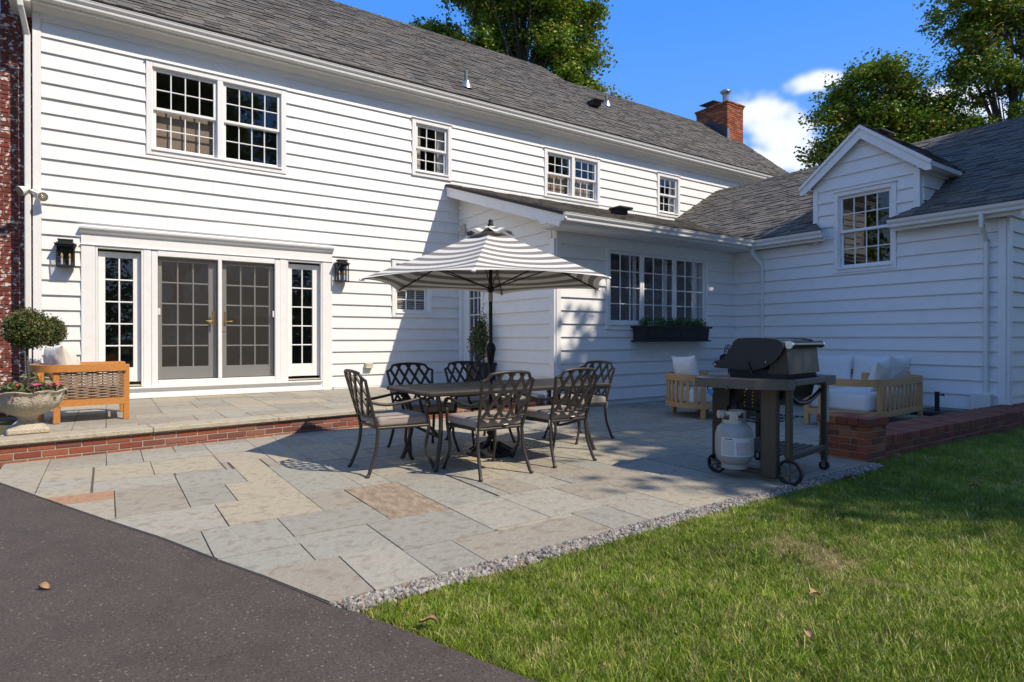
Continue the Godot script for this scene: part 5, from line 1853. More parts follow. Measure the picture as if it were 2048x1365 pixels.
func lounge() -> void:
	slatted_seat("lounge_chair", "low wooden barrel chair with slatted back below the window box", "armchair", Vector3(7.57, 0, 5.22), -1.95, 0.92, 0.86, 9, 0.28, 0.72)
	var pa := part("throw_pillow", pillow_mesh(0.56, 0.5, 0.2, 21), M.white_cloth, self, Transform3D(Basis.from_euler(Vector3(0.22, -1.75, 0.05)), Vector3(7.37, 0.68, 5.15)))
	tag(pa, "white pillow standing in the low barrel chair", "pillow")
	slatted_seat("sofa", "wooden sofa with slatted back towards the low brick wall", "sofa", Vector3(8.99, 0, 7.02), 0.07, 1.86, 0.88, 9, 0.31, 0.69)
	for q: Array in [[8.88, 0.68, 7.24, 0.62, 0.2, 0.12, 31, "white pillow leaning on the slatted sofa rail, left of two"], [9.50, 0.70, 7.18, 0.52, -0.15, -0.06, 33, "white pillow at the right end of the slatted sofa"]]:
		var pl := part("throw_pillow", pillow_mesh(q[3], 0.46, 0.2, q[6]), M.white_cloth, self, Transform3D(Basis.from_euler(Vector3(0.25, q[4], q[5])), Vector3(q[0], q[1], q[2])))
		tag(pl, q[7], "pillow", "pillows on the slatted sofa")
	slatted_seat("loveseat", "wooden seat with white cushions against the garage wall behind the grill", "sofa", Vector3(10.45, 0, 6.0), PI / 2, 1.75, 0.86, 10, 0.30, 0.70)
	for q: Array in [[10.58, 0.64, 5.62, 51, "tall white back cushion at the far end of the wall seat"], [10.58, 0.64, 6.42, 53, "wide white back cushion at the near end of the wall seat"]]:
		var pl := part("back_cushion", pillow_mesh(0.84, 0.56, 0.26, q[3]), M.white_cloth, self, Transform3D(Basis.from_euler(Vector3(0.16, PI / 2, 0)), Vector3(q[0], q[1], q[2])))
		tag(pl, q[4], "cushion", "white cushions of the wall seat")
	# spare umbrella foot by the wall
	var b := thing("umbrella_base", "flat black umbrella base with empty tube beside the garage wall", "umbrella base", Vector3(10.68, 0, 7.25))
	part("plate", Geo.new().soft(Vector3(0, 0.035, 0), Vector3(0.56, 0.07, 0.56), 0.03), M.black_iron, b)
	part("tube", Geo.new().tube([Vector3(0, 0.06, 0), Vector3(0, 0.36, 0)], 0.032, 14), M.black_iron, b)
	part("clamp_knob", Geo.new().tube([Vector3(0.02, 0.31, 0.02), Vector3(0.065, 0.31, 0.065)], 0.011, 8).tube([Vector3(0.065, 0.29, 0.065), Vector3(0.065, 0.33, 0.065)], 0.009, 8), M.black_iron, b)
	# scrolled iron ornament by the inner corner
	var o := thing("iron_planter_stand", "black iron stand with scrolled round top behind the grill lid", "plant stand", Vector3(10.35, 0, 3.72))
	part("rod", Geo.new().tube([Vector3(0, 0, 0), Vector3(0, 0.95, 0)], 0.012, 8).tube([Vector3(-0.1, 0.0, 0.05), Vector3(0, 0.12, 0)], 0.01, 6).tube([Vector3(0.1, 0.0, 0.05), Vector3(0, 0.12, 0)], 0.01, 6), M.black_iron, o)
	var ring := Geo.new()
	for c: Array in [[0.0, 0.93, 0.13], [-0.045, 0.95, 0.04], [0.045, 0.95, 0.04], [0.0, 1.0, 0.03]]:
		var pts := []
		for i in 21:
			var a := TAU * i / 20
			pts.append(Vector3(c[0] + cos(a) * c[2], c[1] + sin(a) * c[2], 0))
		ring.tube(pts, 0.009, 6, false)
	part("scroll_ring", ring, M.black_iron, o)
	part("pan", Geo.new().lathe([Vector2(0.0, 0.70), Vector2(0.13, 0.71), Vector2(0.17, 0.78), Vector2(0.16, 0.84), Vector2(0.1, 0.88), Vector2(0, 0.89)], 20, Vector3(-0.06, 0, 0.04)), M.black_iron, o)


func grill() -> void:
	var t := thing("gas_grill", "dark gas grill on a wheeled cart at the patio edge", "grill", Vector3(4.91, 0, 8.17), 0.154)
	var prof := [[-0.401, 0.956], [-0.381, 0.982], [-0.32, 0.991], [-0.266, 1.039], [-0.229, 1.096], [-0.199, 1.160], [-0.162, 1.183], [-0.07, 1.188], [0.024, 1.188], [0.12, 1.184], [0.181, 1.173], [0.22, 1.148], [0.228, 1.101], [0.205, 1.048], [0.147, 0.986], [0.066, 0.936], [-0.004, 0.916], [-0.133, 0.912], [-0.251, 0.916], [-0.327, 0.919], [-0.381, 0.924]]
	var poly := PackedVector2Array()
	var inner := PackedVector2Array()
	for p: Array in prof:
		poly.append(Vector2(p[0], p[1]))
		if p[0] > -0.27:
			inner.append(Vector2(p[0] * 0.96, 1.05 + (p[1] - 1.05) * 0.95))
	var xf := func(x: float) -> Transform3D: return Transform3D(Basis(Vector3.BACK, Vector3.UP, Vector3.LEFT), Vector3(x, 0, 0))
	var lid := node("lid", t)
	for x: float in [-0.315, 0.37]:
		part("lid_end", Geo.new().prism(poly, xf.call(x), -0.02, 0.025), M.grill_lid, lid)
		part("hinge_bolt", Geo.new().tube([Vector3(x - 0.03, 0.952, -0.377), Vector3(x + 0.03, 0.952, -0.377)], 0.012, 10).tube([Vector3(x - 0.034, 0.985, 0.085), Vector3(x + 0.02, 0.985, 0.085)], 0.006, 8), M.chrome, lid)
	part("lid_shell", Geo.new().prism(inner, xf.call(0.35), 0.0, 0.65), M.porcelain_black, lid)
	part("lid_front", Geo.new().prism(PackedVector2Array([Vector2(0.15, 1.13), Vector2(0.235, 1.13), Vector2(0.262, 0.885), Vector2(0.08, 0.885)]), xf.call(0.345), 0, 0.64), M.grill_bronze, lid)
	part("handle", Geo.new().tube([Vector3(-0.31, 1.13, 0.262), Vector3(0.37, 1.13, 0.262)], 0.030, 14), M.porcelain_black, lid)
	for x: float in [-0.30, 0.36]:
		part("handle_end", Geo.new().tube([Vector3(x - 0.012, 1.13, 0.262), Vector3(x + 0.012, 1.13, 0.262)], 0.034, 14).bev(Vector3(x, 1.14, 0.225), Vector3(0.02, 0.04, 0.06), 0.006), M.chrome, lid)
	part("firebox", Geo.new().prism(PackedVector2Array([Vector2(-0.27, 0.92), Vector2(0.21, 0.92), Vector2(0.24, 0.87), Vector2(0.2, 0.68), Vector2(0.08, 0.6), Vector2(-0.1, 0.6), Vector2(-0.24, 0.7)]), xf.call(0.34), 0, 0.63), M.grill_black, t)
	part("temperature_hook", Geo.new().tube(arc([Vector3(-0.345, 0.985, -0.075), Vector3(-0.35, 0.96, -0.065), Vector3(-0.352, 0.92, -0.05), Vector3(-0.35, 0.87, -0.03)]), 0.012, 8), M.grill_black, t)
	# shelves
	var shelf := Geo.new()
	shelf.prism(ground_poly([[-0.60, -0.42], [-0.36, -0.50], [-0.30, -0.50], [-0.30, 0.31], [-0.42, 0.31], [-0.56, 0.10]]), flat_frame(0.80), -0.035, 0.045)
	part("side_shelf", shelf, M.grill_shelf, t)
	part("side_shelf", Geo.new().prism(ground_poly([[0.36, -0.45], [0.62, -0.35], [0.66, -0.30], [0.66, 0.22], [0.6, 0.31], [0.36, 0.31]]), flat_frame(0.80), -0.035, 0.045), M.grill_shelf, t)
	part("front_panel", Geo.new().bev(Vector3(0.03, 0.815, 0.29), Vector3(0.66, 0.06, 0.05), 0.012), M.grill_shelf, t)
	for k in 3:
		part("tool_hook", Geo.new().tube(arc([Vector3(-0.585, 0.775, -0.3 + k * 0.17), Vector3(-0.605, 0.76, -0.3 + k * 0.17), Vector3(-0.6, 0.74, -0.3 + k * 0.17)]), 0.006, 6), M.grill_black, t)
	part("tag", Geo.new().box(Vector3(-0.595, 0.725, -0.28), Vector3(0.003, 0.05, 0.05), Basis(Vector3.RIGHT, 0.6)), M.blue_tag, t)
	# cart
	part("side_panel", Geo.new().bev(Vector3(-0.345, 0.43, -0.31), Vector3(0.03, 0.70, 0.17), 0.008), M.grill_black, t)
	part("back_panel", Geo.new().bev(Vector3(0.03, 0.60, -0.335), Vector3(0.7, 0.34, 0.02), 0.004), M.grill_black, t)
	part("side_post", Geo.new().bev(Vector3(-0.385, 0.40, 0.14), Vector3(0.06, 0.74, 0.145), 0.012), M.grill_bronze, t)
	part("front_leg", Geo.new().bev(Vector3(-0.335, 0.47, 0.275), Vector3(0.055, 0.62, 0.05), 0.01), M.grill_bronze, t)
	part("front_leg", Geo.new().bev(Vector3(0.42, 0.43, 0.275), Vector3(0.06, 0.70, 0.05), 0.01), M.grill_bronze, t)
	part("rear_leg", Geo.new().bev(Vector3(0.42, 0.43, -0.33), Vector3(0.05, 0.70, 0.05), 0.01), M.grill_black, t)
	part("sticker", Geo.new().bev(Vector3(0.426, 0.60, 0.302), Vector3(0.05, 0.33, 0.004), 0.001), M.sticker, t)
	part("cross_brace", Geo.new().tube(arc([Vector3(-0.33, 0.74, 0.25), Vector3(-0.1, 0.64, 0.25), Vector3(0.15, 0.64, 0.25), Vector3(0.4, 0.72, 0.25)]), 0.02, 6), M.grill_black, t)
	part("bottom_frame", Geo.new().bev(Vector3(0.03, 0.205, 0.28), Vector3(0.76, 0.05, 0.03), 0.006).bev(Vector3(0.03, 0.205, -0.31), Vector3(0.76, 0.05, 0.03), 0.006).bev(Vector3(-0.36, 0.06, -0.08), Vector3(0.05, 0.04, 0.5), 0.006), M.grill_bronze, t)
	for k in 9:
		part("shelf_slat", Geo.new().bev(Vector3(0.03, 0.215, -0.26 + k * 0.063), Vector3(0.70, 0.014, 0.036), 0.004), M.grill_bronze, t)
	var rack := Geo.new()
	for k in 8:
		rack.tube([Vector3(-0.32, 0.47, -0.25 + k * 0.05), Vector3(0.40, 0.47, -0.25 + k * 0.05)], 0.004, 5)
	for k in 4:
		rack.tube([Vector3(-0.3 + k * 0.22, 0.465, -0.26), Vector3(-0.3 + k * 0.22, 0.465, 0.12)], 0.005, 5)
	part("wire_rack", rack, M.grill_black, t)
	part("control_box", Geo.new().bev(Vector3(-0.22, 0.66, -0.05), Vector3(0.14, 0.2, 0.3), 0.01), M.grill_black, t)
	var dots := Geo.new()
	for k in 5:
		dots.box(Vector3(-0.295, 0.60 + k * 0.03, -0.12), Vector3(0.003, 0.012, 0.012)).box(Vector3(-0.295, 0.60 + k * 0.03, -0.05), Vector3(0.003, 0.012, 0.012))
	part("warning_print", dots, M.yellow_print, t)
	part("gas_hose", Geo.new().tube(arc([Vector3(-0.52, 0.52, -0.13), Vector3(-0.45, 0.56, -0.2), Vector3(-0.36, 0.6, -0.22), Vector3(-0.28, 0.68, -0.1)]), 0.01, 8), M.grill_black, t)
	for w: Array in [[-0.405, 0.31, 0.105, 0.05], [-0.385, -0.33, 0.085, 0.05]]:
		var wh := node("wheel", t, at_xf(Vector3(w[0], w[2], w[1])))
		var ax := Basis(Vector3.BACK, PI / 2)
		part("tyre", Geo.new().lathe([Vector2(w[2] * 0.78, -0.02), Vector2(w[2] * 0.96, -0.024), Vector2(w[2], -0.012), Vector2(w[2], 0.012), Vector2(w[2] * 0.96, 0.024), Vector2(w[2] * 0.78, 0.02), Vector2(w[2] * 0.78, -0.02)], 28, Vector3.ZERO, ax), M.tyre, wh)
		var spokes := Geo.new()
		for k in 6:
			var a := TAU * k / 6
			spokes.tube([Vector3(-0.006, 0, 0), Vector3(-0.006, cos(a), sin(a)) * Vector3(1, w[2] * 0.8, w[2] * 0.8)], 0.011, 6)
		spokes.tube([Vector3(-0.026, 0, 0), Vector3(0.03, 0, 0)], 0.016, 10)
		part("rim", spokes, M.wheel_grey, wh)
	for w: Array in [[0.42, 0.275], [0.42, -0.33]]:
		var ca := node("caster", t, at_xf(Vector3(w[0], 0.042, w[1])))
		part("tyre", Geo.new().tube([Vector3(-0.018, 0, 0), Vector3(0.018, 0, 0)], 0.042, 18), M.tyre, ca)
		part("fork", Geo.new().bev(Vector3(-0.024, 0.03, 0), Vector3(0.006, 0.09, 0.03), 0.002).bev(Vector3(0.024, 0.03, 0), Vector3(0.006, 0.09, 0.03), 0.002).bev(Vector3(0, 0.072, 0), Vector3(0.055, 0.012, 0.04), 0.003), M.chrome, ca)
	# propane cylinder hung on the cart's side
	var gp := Vector3(4.91, 0, 8.17) + Basis(Vector3.UP, 0.154) * Vector3(-0.455, 0.085, -0.135)
	var c := thing("propane_cylinder", "grey white propane cylinder with printed label hung on the grill", "gas cylinder", gp, 0.154)
	part("bottle", Geo.new().lathe([Vector2(0.0, 0.022), Vector2(0.06, 0.022), Vector2(0.105, 0.035), Vector2(0.14, 0.07), Vector2(0.154, 0.115), Vector2(0.156, 0.15), Vector2(0.156, 0.26), Vector2(0.152, 0.30), Vector2(0.135, 0.345), Vector2(0.10, 0.38), Vector2(0.05, 0.396), Vector2(0, 0.40)], 40), M.tank_paint, c)
	part("foot_ring", Geo.new().lathe([Vector2(0.1, 0.0), Vector2(0.108, 0.0), Vector2(0.108, 0.045), Vector2(0.1, 0.045), Vector2(0.1, 0.0)], 32), M.tank_paint, c)
	var collar := Geo.new()
	for k in 26:
		var a0 := -TAU * k / 26 + 0.9
		var a1 := -TAU * (k + 1) / 26 + 0.9
		if k < 21:
			var open := (k % 9) > 1 and (k % 9) < 8
			for seg: Array in ([[0.375, 0.41], [0.455, 0.485]] if open else [[0.375, 0.485]]):
				for rr: Array in [[0.098, 1], [0.094, -1]]:
					var p := [Vector3(cos(a0) * rr[0], seg[0], sin(a0) * rr[0]), Vector3(cos(a1) * rr[0], seg[0], sin(a1) * rr[0]), Vector3(cos(a1) * rr[0], seg[1], sin(a1) * rr[0]), Vector3(cos(a0) * rr[0], seg[1], sin(a0) * rr[0])]
					collar._out(p[0], p[1], p[2], p[3], Vector3(0, 0.43, 0))
				collar.quad(Vector3(cos(a0) * 0.098, seg[1], sin(a0) * 0.098), Vector3(cos(a1) * 0.098, seg[1], sin(a1) * 0.098), Vector3(cos(a1) * 0.094, seg[1], sin(a1) * 0.094), Vector3(cos(a0) * 0.094, seg[1], sin(a0) * 0.094))
	part("collar", collar, M.tank_collar, c)
	part("valve", Geo.new().tube([Vector3(0, 0.39, 0), Vector3(0, 0.46, 0)], 0.018, 10).tube([Vector3(-0.05, 0.43, 0), Vector3(0.04, 0.43, 0)], 0.014, 10), M.brass, c)
	part("regulator", Geo.new().tube([Vector3(-0.085, 0.455, -0.06), Vector3(-0.115, 0.455, -0.085)], 0.034, 16).tube([Vector3(-0.04, 0.44, -0.02), Vector3(-0.1, 0.455, -0.07)], 0.01, 8), M.tank_collar, c)
	var lab := Geo.new()
	var n := 22
	for k in n:
		var u0 := float(k) / n
		var u1 := float(k + 1) / n
		var a0 := lerpf(2.15, 4.55, u0)
		var a1 := lerpf(2.15, 4.55, u1)
		var r := 0.1572
		var q := [[a0, 0.115, u1, 0], [a1, 0.115, u1, 0], [a1, 0.272, u1, 1], [a0, 0.272, u0, 1]]
		var vv := []
		for e: Array in q:
			vv.append(Vector3(sin(e[0] - 3.95) * r, e[1], cos(e[0] - 3.95) * r))
		var uv := [Vector2(u0, 1), Vector2(u1, 1), Vector2(u1, 0), Vector2(u0, 0)]
		for i: int in [0, 2, 1, 0, 3, 2]:
			lab.put(vv[i], Vector3(vv[i].x, 0, vv[i].z).normalized(), uv[i])
	part("printed_label", lab, label_material(), c)


# the cylinder's sticker: rows of small print, a red block and a boxed panel
func label_material() -> StandardMaterial3D:
	var im := Image.create(512, 256, false, Image.FORMAT_RGB8)
	im.fill(Color(0.80, 0.82, 0.83))
	var r := RandomNumberGenerator.new()
	r.seed = 12
	var ink := Color(0.2, 0.22, 0.3)
	var red := Color(0.66, 0.16, 0.14)
	var blocks := [[14, 44, 150, 236, ink, 9], [176, 70, 330, 180, red, 8], [176, 186, 330, 236, ink, 9], [350, 76, 500, 200, ink, 9], [16, 24, 60, 36, ink, 40]]
	for b: Array in blocks:
		var y: int = b[1]
		while y < b[3]:
			var x: int = b[0]
			while x < b[2] - 8:
				var w := mini(r.randi_range(6, 26), int(b[2]) - x)
				im.fill_rect(Rect2i(x, y, w, 3), b[4])
				x += w + r.randi_range(3, 6)
			y += int(b[5])
	im.fill_rect(Rect2i(40, 14, 92, 13), Color(0.16, 0.18, 0.32))
	for e: Array in [[342, 14, 166, 2], [342, 228, 166, 2], [342, 14, 2, 216], [506, 14, 2, 216], [342, 66, 166, 2], [168, 60, 168, 2], [168, 60, 2, 122], [334, 60, 2, 122]]:
		im.fill_rect(Rect2i(e[0], e[1], e[2], e[3]), ink)
	for e: Array in [[370, 30, red], [410, 30, Color(0.7, 0.5, 0.2)], [450, 30, red]]:
		for k in 12:
			im.fill_rect(Rect2i(e[0] + 12 - k, e[1] + k, 2 * k + 1, 1), e[2])
			im.fill_rect(Rect2i(e[0] + k, e[1] + 12 + k, 25 - 2 * k, 1), e[2])
	var m := StandardMaterial3D.new()
	m.albedo_texture = ImageTexture.create_from_image(im)
	m.roughness = 0.4
	m.texture_repeat = false
	return m


func foliage(parent: Node, called: String, centre: Vector3, radii: Vector3, count: int, leaf: float, cols: Array, seed_: int, shell := 0.3) -> void:
	var r := RandomNumberGenerator.new()
	r.seed = seed_
	var mm := MultiMesh.new()
	mm.transform_format = MultiMesh.TRANSFORM_3D
	mm.use_colors = true
	mm.mesh = leaf_cluster(seed_, leaf, 5)
	mm.instance_count = count
	for i in count:
		var d := Vector3(r.randfn(), r.randfn(), r.randfn()).normalized()
		var p := centre + d * radii * (pow(r.randf(), shell) * r.randf_range(0.92, 1.05))
		mm.set_instance_transform(i, Transform3D(Basis.from_euler(Vector3(r.randf() * TAU, r.randf() * TAU, r.randf() * TAU)).scaled(Vector3.ONE * r.randf_range(0.7, 1.25)), p))
		mm.set_instance_color(i, cols[r.randi() % cols.size()] * r.randf_range(0.7, 1.3))
	var o := MultiMeshInstance3D.new()
	o.name = called
	o.multimesh = mm
	o.material_override = M.leaf
	stuff(o)
	parent.add_child(o, true)


func urn(label: String, at: Vector3, s: float) -> void:
	var t := thing("stone_urn", label, "urn", at, 0.12, "cast stone urns on the terrace")
	part("plinth", Geo.new().bev(Vector3(0, 0.032, 0) * s, Vector3(0.34, 0.064, 0.34) * s, 0.016 * s), M.cast_stone, t)
	var rows := []
	var prof := [[0.155, 0.064], [0.145, 0.075], [0.10, 0.10], [0.075, 0.125], [0.075, 0.145], [0.088, 0.152], [0.085, 0.165], [0.11, 0.18], [0.17, 0.205], [0.235, 0.25], [0.275, 0.305], [0.285, 0.35], [0.288, 0.385], [0.30, 0.405], [0.318, 0.42], [0.315, 0.43], [0.29, 0.428], [0.27, 0.40], [0.262, 0.36], [0.0, 0.35]]
	for i in prof.size():
		var row := []
		for j in 72:
			var a := -TAU * j / 72
			var y: float = prof[i][1]
			var rr: float = prof[i][0]
			if y > 0.19 and rr > 0.15:
				var amp := 0.085 * smoothstep(0.19, 0.27, y)
				var leafy := absf(sin(a * 4.0))
				rr *= 1.0 + amp * (pow(leafy, 0.6) - 0.5) + amp * 0.32 * sin(a * 24.0 + y * 40.0) * leafy
				if y > 0.395:
					y += 0.02 * (leafy - 0.4)
			row.append(Vector3(cos(a) * rr, y, sin(a) * rr) * s)
		rows.append(row)
	part("bowl", Geo.new().grid(rows, true), M.cast_stone, t)
	part("soil", Geo.new().lathe([Vector2(0.268, 0.372), Vector2(0.15, 0.39), Vector2(0.0, 0.395)], 24, Vector3.ZERO, Basis.from_scale(Vector3.ONE * s)), M.potting_soil, t)


func topiary(label: String, at: Vector3, stem: float, r: float, seed_: int, flowers: bool) -> void:
	var t := thing("topiary", label, "topiary", at, 0.0, "round topiaries in the urns")
	part("trunk", Geo.new().tube(arc([Vector3(0, 0, 0), Vector3(0.008, stem * 0.4, 0.005), Vector3(-0.004, stem * 0.75, 0), Vector3(0, stem + r * 0.5, 0)]), [0.016, 0.0158, 0.0156, 0.0154, 0.0152, 0.015, 0.0148, 0.0146, 0.0144, 0.0142, 0.014, 0.0138, 0.0136, 0.0134, 0.0132, 0.013, 0.0128, 0.0126, 0.012], 8), M.bark, t)
	var green := [Color(0.07, 0.11, 0.02), Color(0.10, 0.15, 0.03), Color(0.04, 0.07, 0.018), Color(0.16, 0.17, 0.045), Color(0.12, 0.08, 0.03)]
	foliage(t, "crown", Vector3(0, stem + r * 0.92, 0), Vector3(r * 0.93, r * 0.95, r * 0.93), 1900, 0.026, green, seed_, 0.28)
	if flowers:
		bedding(label, at, seed_)


func blossom(col: Material, parent: Node, p: Vector3, s: float, r: RandomNumberGenerator) -> void:
	var g := Geo.new()
	var b := Basis.from_euler(Vector3(r.randf_range(-0.7, 0.9), r.randf() * TAU, 0))
	for k in 5:
		var a := TAU * k / 5
		var d := b * Vector3(cos(a), 0.25, sin(a))
		var e := b * Vector3(-sin(a), 0, cos(a))
		g.quad(Vector3.ZERO, d * s * 0.6 - e * s * 0.5, d * s * 1.1, d * s * 0.6 + e * s * 0.5)
	part("blossom", g, col, parent, at_xf(p))


func bedding(label: String, at: Vector3, seed_: int) -> void:
	var r := RandomNumberGenerator.new()
	r.seed = seed_ + 100
	var t := thing("bedding_plant", "pink flowering plants filling " + ("the front urn under its topiary" if seed_ < 65 else "the rear urn beside the wall"), "flowers", at, 0.0, "flowers in the urns")
	foliage(t, "leaves", Vector3(0, 0.03, 0), Vector3(0.29, 0.075, 0.29), 420, 0.045, [Color(0.09, 0.13, 0.03), Color(0.07, 0.035, 0.03), Color(0.11, 0.17, 0.04), Color(0.10, 0.04, 0.035)], seed_ + 3, 0.5)
	for k in 26:
		var a := r.randf() * TAU
		var d := sqrt(r.randf()) * 0.28
		blossom([M.petal_pink, M.petal_pink, M.petal_red, M.petal_white][r.randi() % 4], t, Vector3(cos(a) * d, r.randf_range(0.05, 0.12), sin(a) * d), r.randf_range(0.016, 0.026), r)


func planters() -> void:
	urn("cast stone acanthus urn at the terrace's front left corner", Vector3(-0.66, 0.225, 3.48), 1.0)
	topiary("nearer round topiary standing in the front stone urn", Vector3(-0.66, 0.61, 3.48), 0.49, 0.195, 61, true)
	urn("cast stone urn by the house corner, half hidden by the armchair", Vector3(-0.66, 0.225, 0.62), 1.0)
	topiary("farther round topiary behind the wicker armchair", Vector3(-0.66, 0.61, 0.62), 0.49, 0.20, 67, true)
	# planter by the garden door
	var p := thing("planter_box", "square black planter box beside the garden door", "planter", Vector3(6.0, 0.225, 1.32))
	part("box", Geo.new().bev(Vector3(0, 0.23, 0), Vector3(0.42, 0.46, 0.42), 0.01), M.planter_black, p)
	part("rim", Geo.new().bev(Vector3(0, 0.47, 0), Vector3(0.47, 0.05, 0.47), 0.012), M.planter_black, p)
	part("side_panel", Geo.new().bev(Vector3(0, 0.22, 0.212), Vector3(0.32, 0.34, 0.008), 0.003).bev(Vector3(-0.212, 0.22, 0), Vector3(0.008, 0.34, 0.32), 0.003), M.black_iron, p)
	var m := thing("climbing_plant", "climbing plant with red flowers growing from the black planter", "plant", Vector3(6.0, 0.72, 1.32))
	var r := RandomNumberGenerator.new()
	r.seed = 31
	var st := Geo.new()
	for k in 9:
		var a := TAU * k / 9
		st.tube(arc([Vector3(cos(a) * 0.05, 0, sin(a) * 0.05), Vector3(cos(a) * 0.12, 0.35, sin(a) * 0.12), Vector3(cos(a + 0.8) * 0.10, 0.7, sin(a + 0.8) * 0.10), Vector3(cos(a + 1.4) * 0.13, 0.85 + 0.12 * sin(k * 2.0), sin(a + 1.4) * 0.13)], 4), 0.005, 5)
	part("stems", st, M.bark, m)
	var lc := [Color(0.045, 0.10, 0.018), Color(0.08, 0.15, 0.025), Color(0.03, 0.07, 0.015), Color(0.14, 0.13, 0.03)]
	foliage(m, "leaves", Vector3(-0.02, 0.35, 0), Vector3(0.2, 0.42, 0.2), 230, 0.05, lc, 33, 0.6)
	foliage(m, "leaves", Vector3(0.02, 0.72, 0), Vector3(0.13, 0.28, 0.13), 80, 0.045, lc, 34, 0.6)
	for k in 24:
		var a := r.randf() * TAU
		var y := r.randf_range(0.05, 0.98)
		var d := 0.19 if y < 0.7 else 0.12
		blossom(M.petal_red if r.randf() < 0.75 else M.petal_pink, m, Vector3(cos(a) * d, y, sin(a) * d), r.randf_range(0.02, 0.032), r)
	# window box
	var w := thing("window_box", "long black panelled window box under the triple window", "window box", Vector3(8.97, 1.125, 3.48))
	part("trough", Geo.new().prism(PackedVector2Array([Vector2(-0.10, 0.02), Vector2(0.10, 0.02), Vector2(0.13, 0.26), Vector2(-0.12, 0.26)]), Transform3D(Basis(Vector3.BACK, Vector3.UP, Vector3.LEFT), Vector3(0.93, 0, 0)), 0, 1.86), M.planter_black, w)
	part("rim", Geo.new().bev(Vector3(0, 0.275, 0.01), Vector3(1.98, 0.035, 0.30), 0.01), M.planter_black, w)
	part("base_moulding", Geo.new().bev(Vector3(0, 0.015, 0.0), Vector3(1.97, 0.03, 0.27), 0.01), M.planter_black, w)
	for x: float in [-0.42, 0.46]:
		part("raised_panel", Geo.new().bev(Vector3(x, 0.14, 0.122), Vector3(0.74, 0.15, 0.012), 0.004, Basis(Vector3.RIGHT, 0.12)), M.black_iron, w)
	var gp := thing("box_plant", "bright green leafy plants filling the window box", "plants", Vector3(8.97, 1.40, 3.49))
	var gc := [Color(0.07, 0.16, 0.025), Color(0.11, 0.22, 0.04), Color(0.05, 0.11, 0.02), Color(0.10, 0.09, 0.04)]
	for k in 8:
		foliage(gp, "leaves", Vector3(-0.72 + k * 0.21 + r.randf_range(-0.04, 0.04), 0.05, r.randf_range(-0.03, 0.05)), Vector3(0.15, r.randf_range(0.08, 0.15), 0.11), 95, 0.035, gc, 70 + k, 0.6)
	for k in 8:
		blossom(M.petal_white, gp, Vector3(r.randf_range(-0.8, -0.5), r.randf_range(0.0, 0.05), 0.12), 0.014, r)


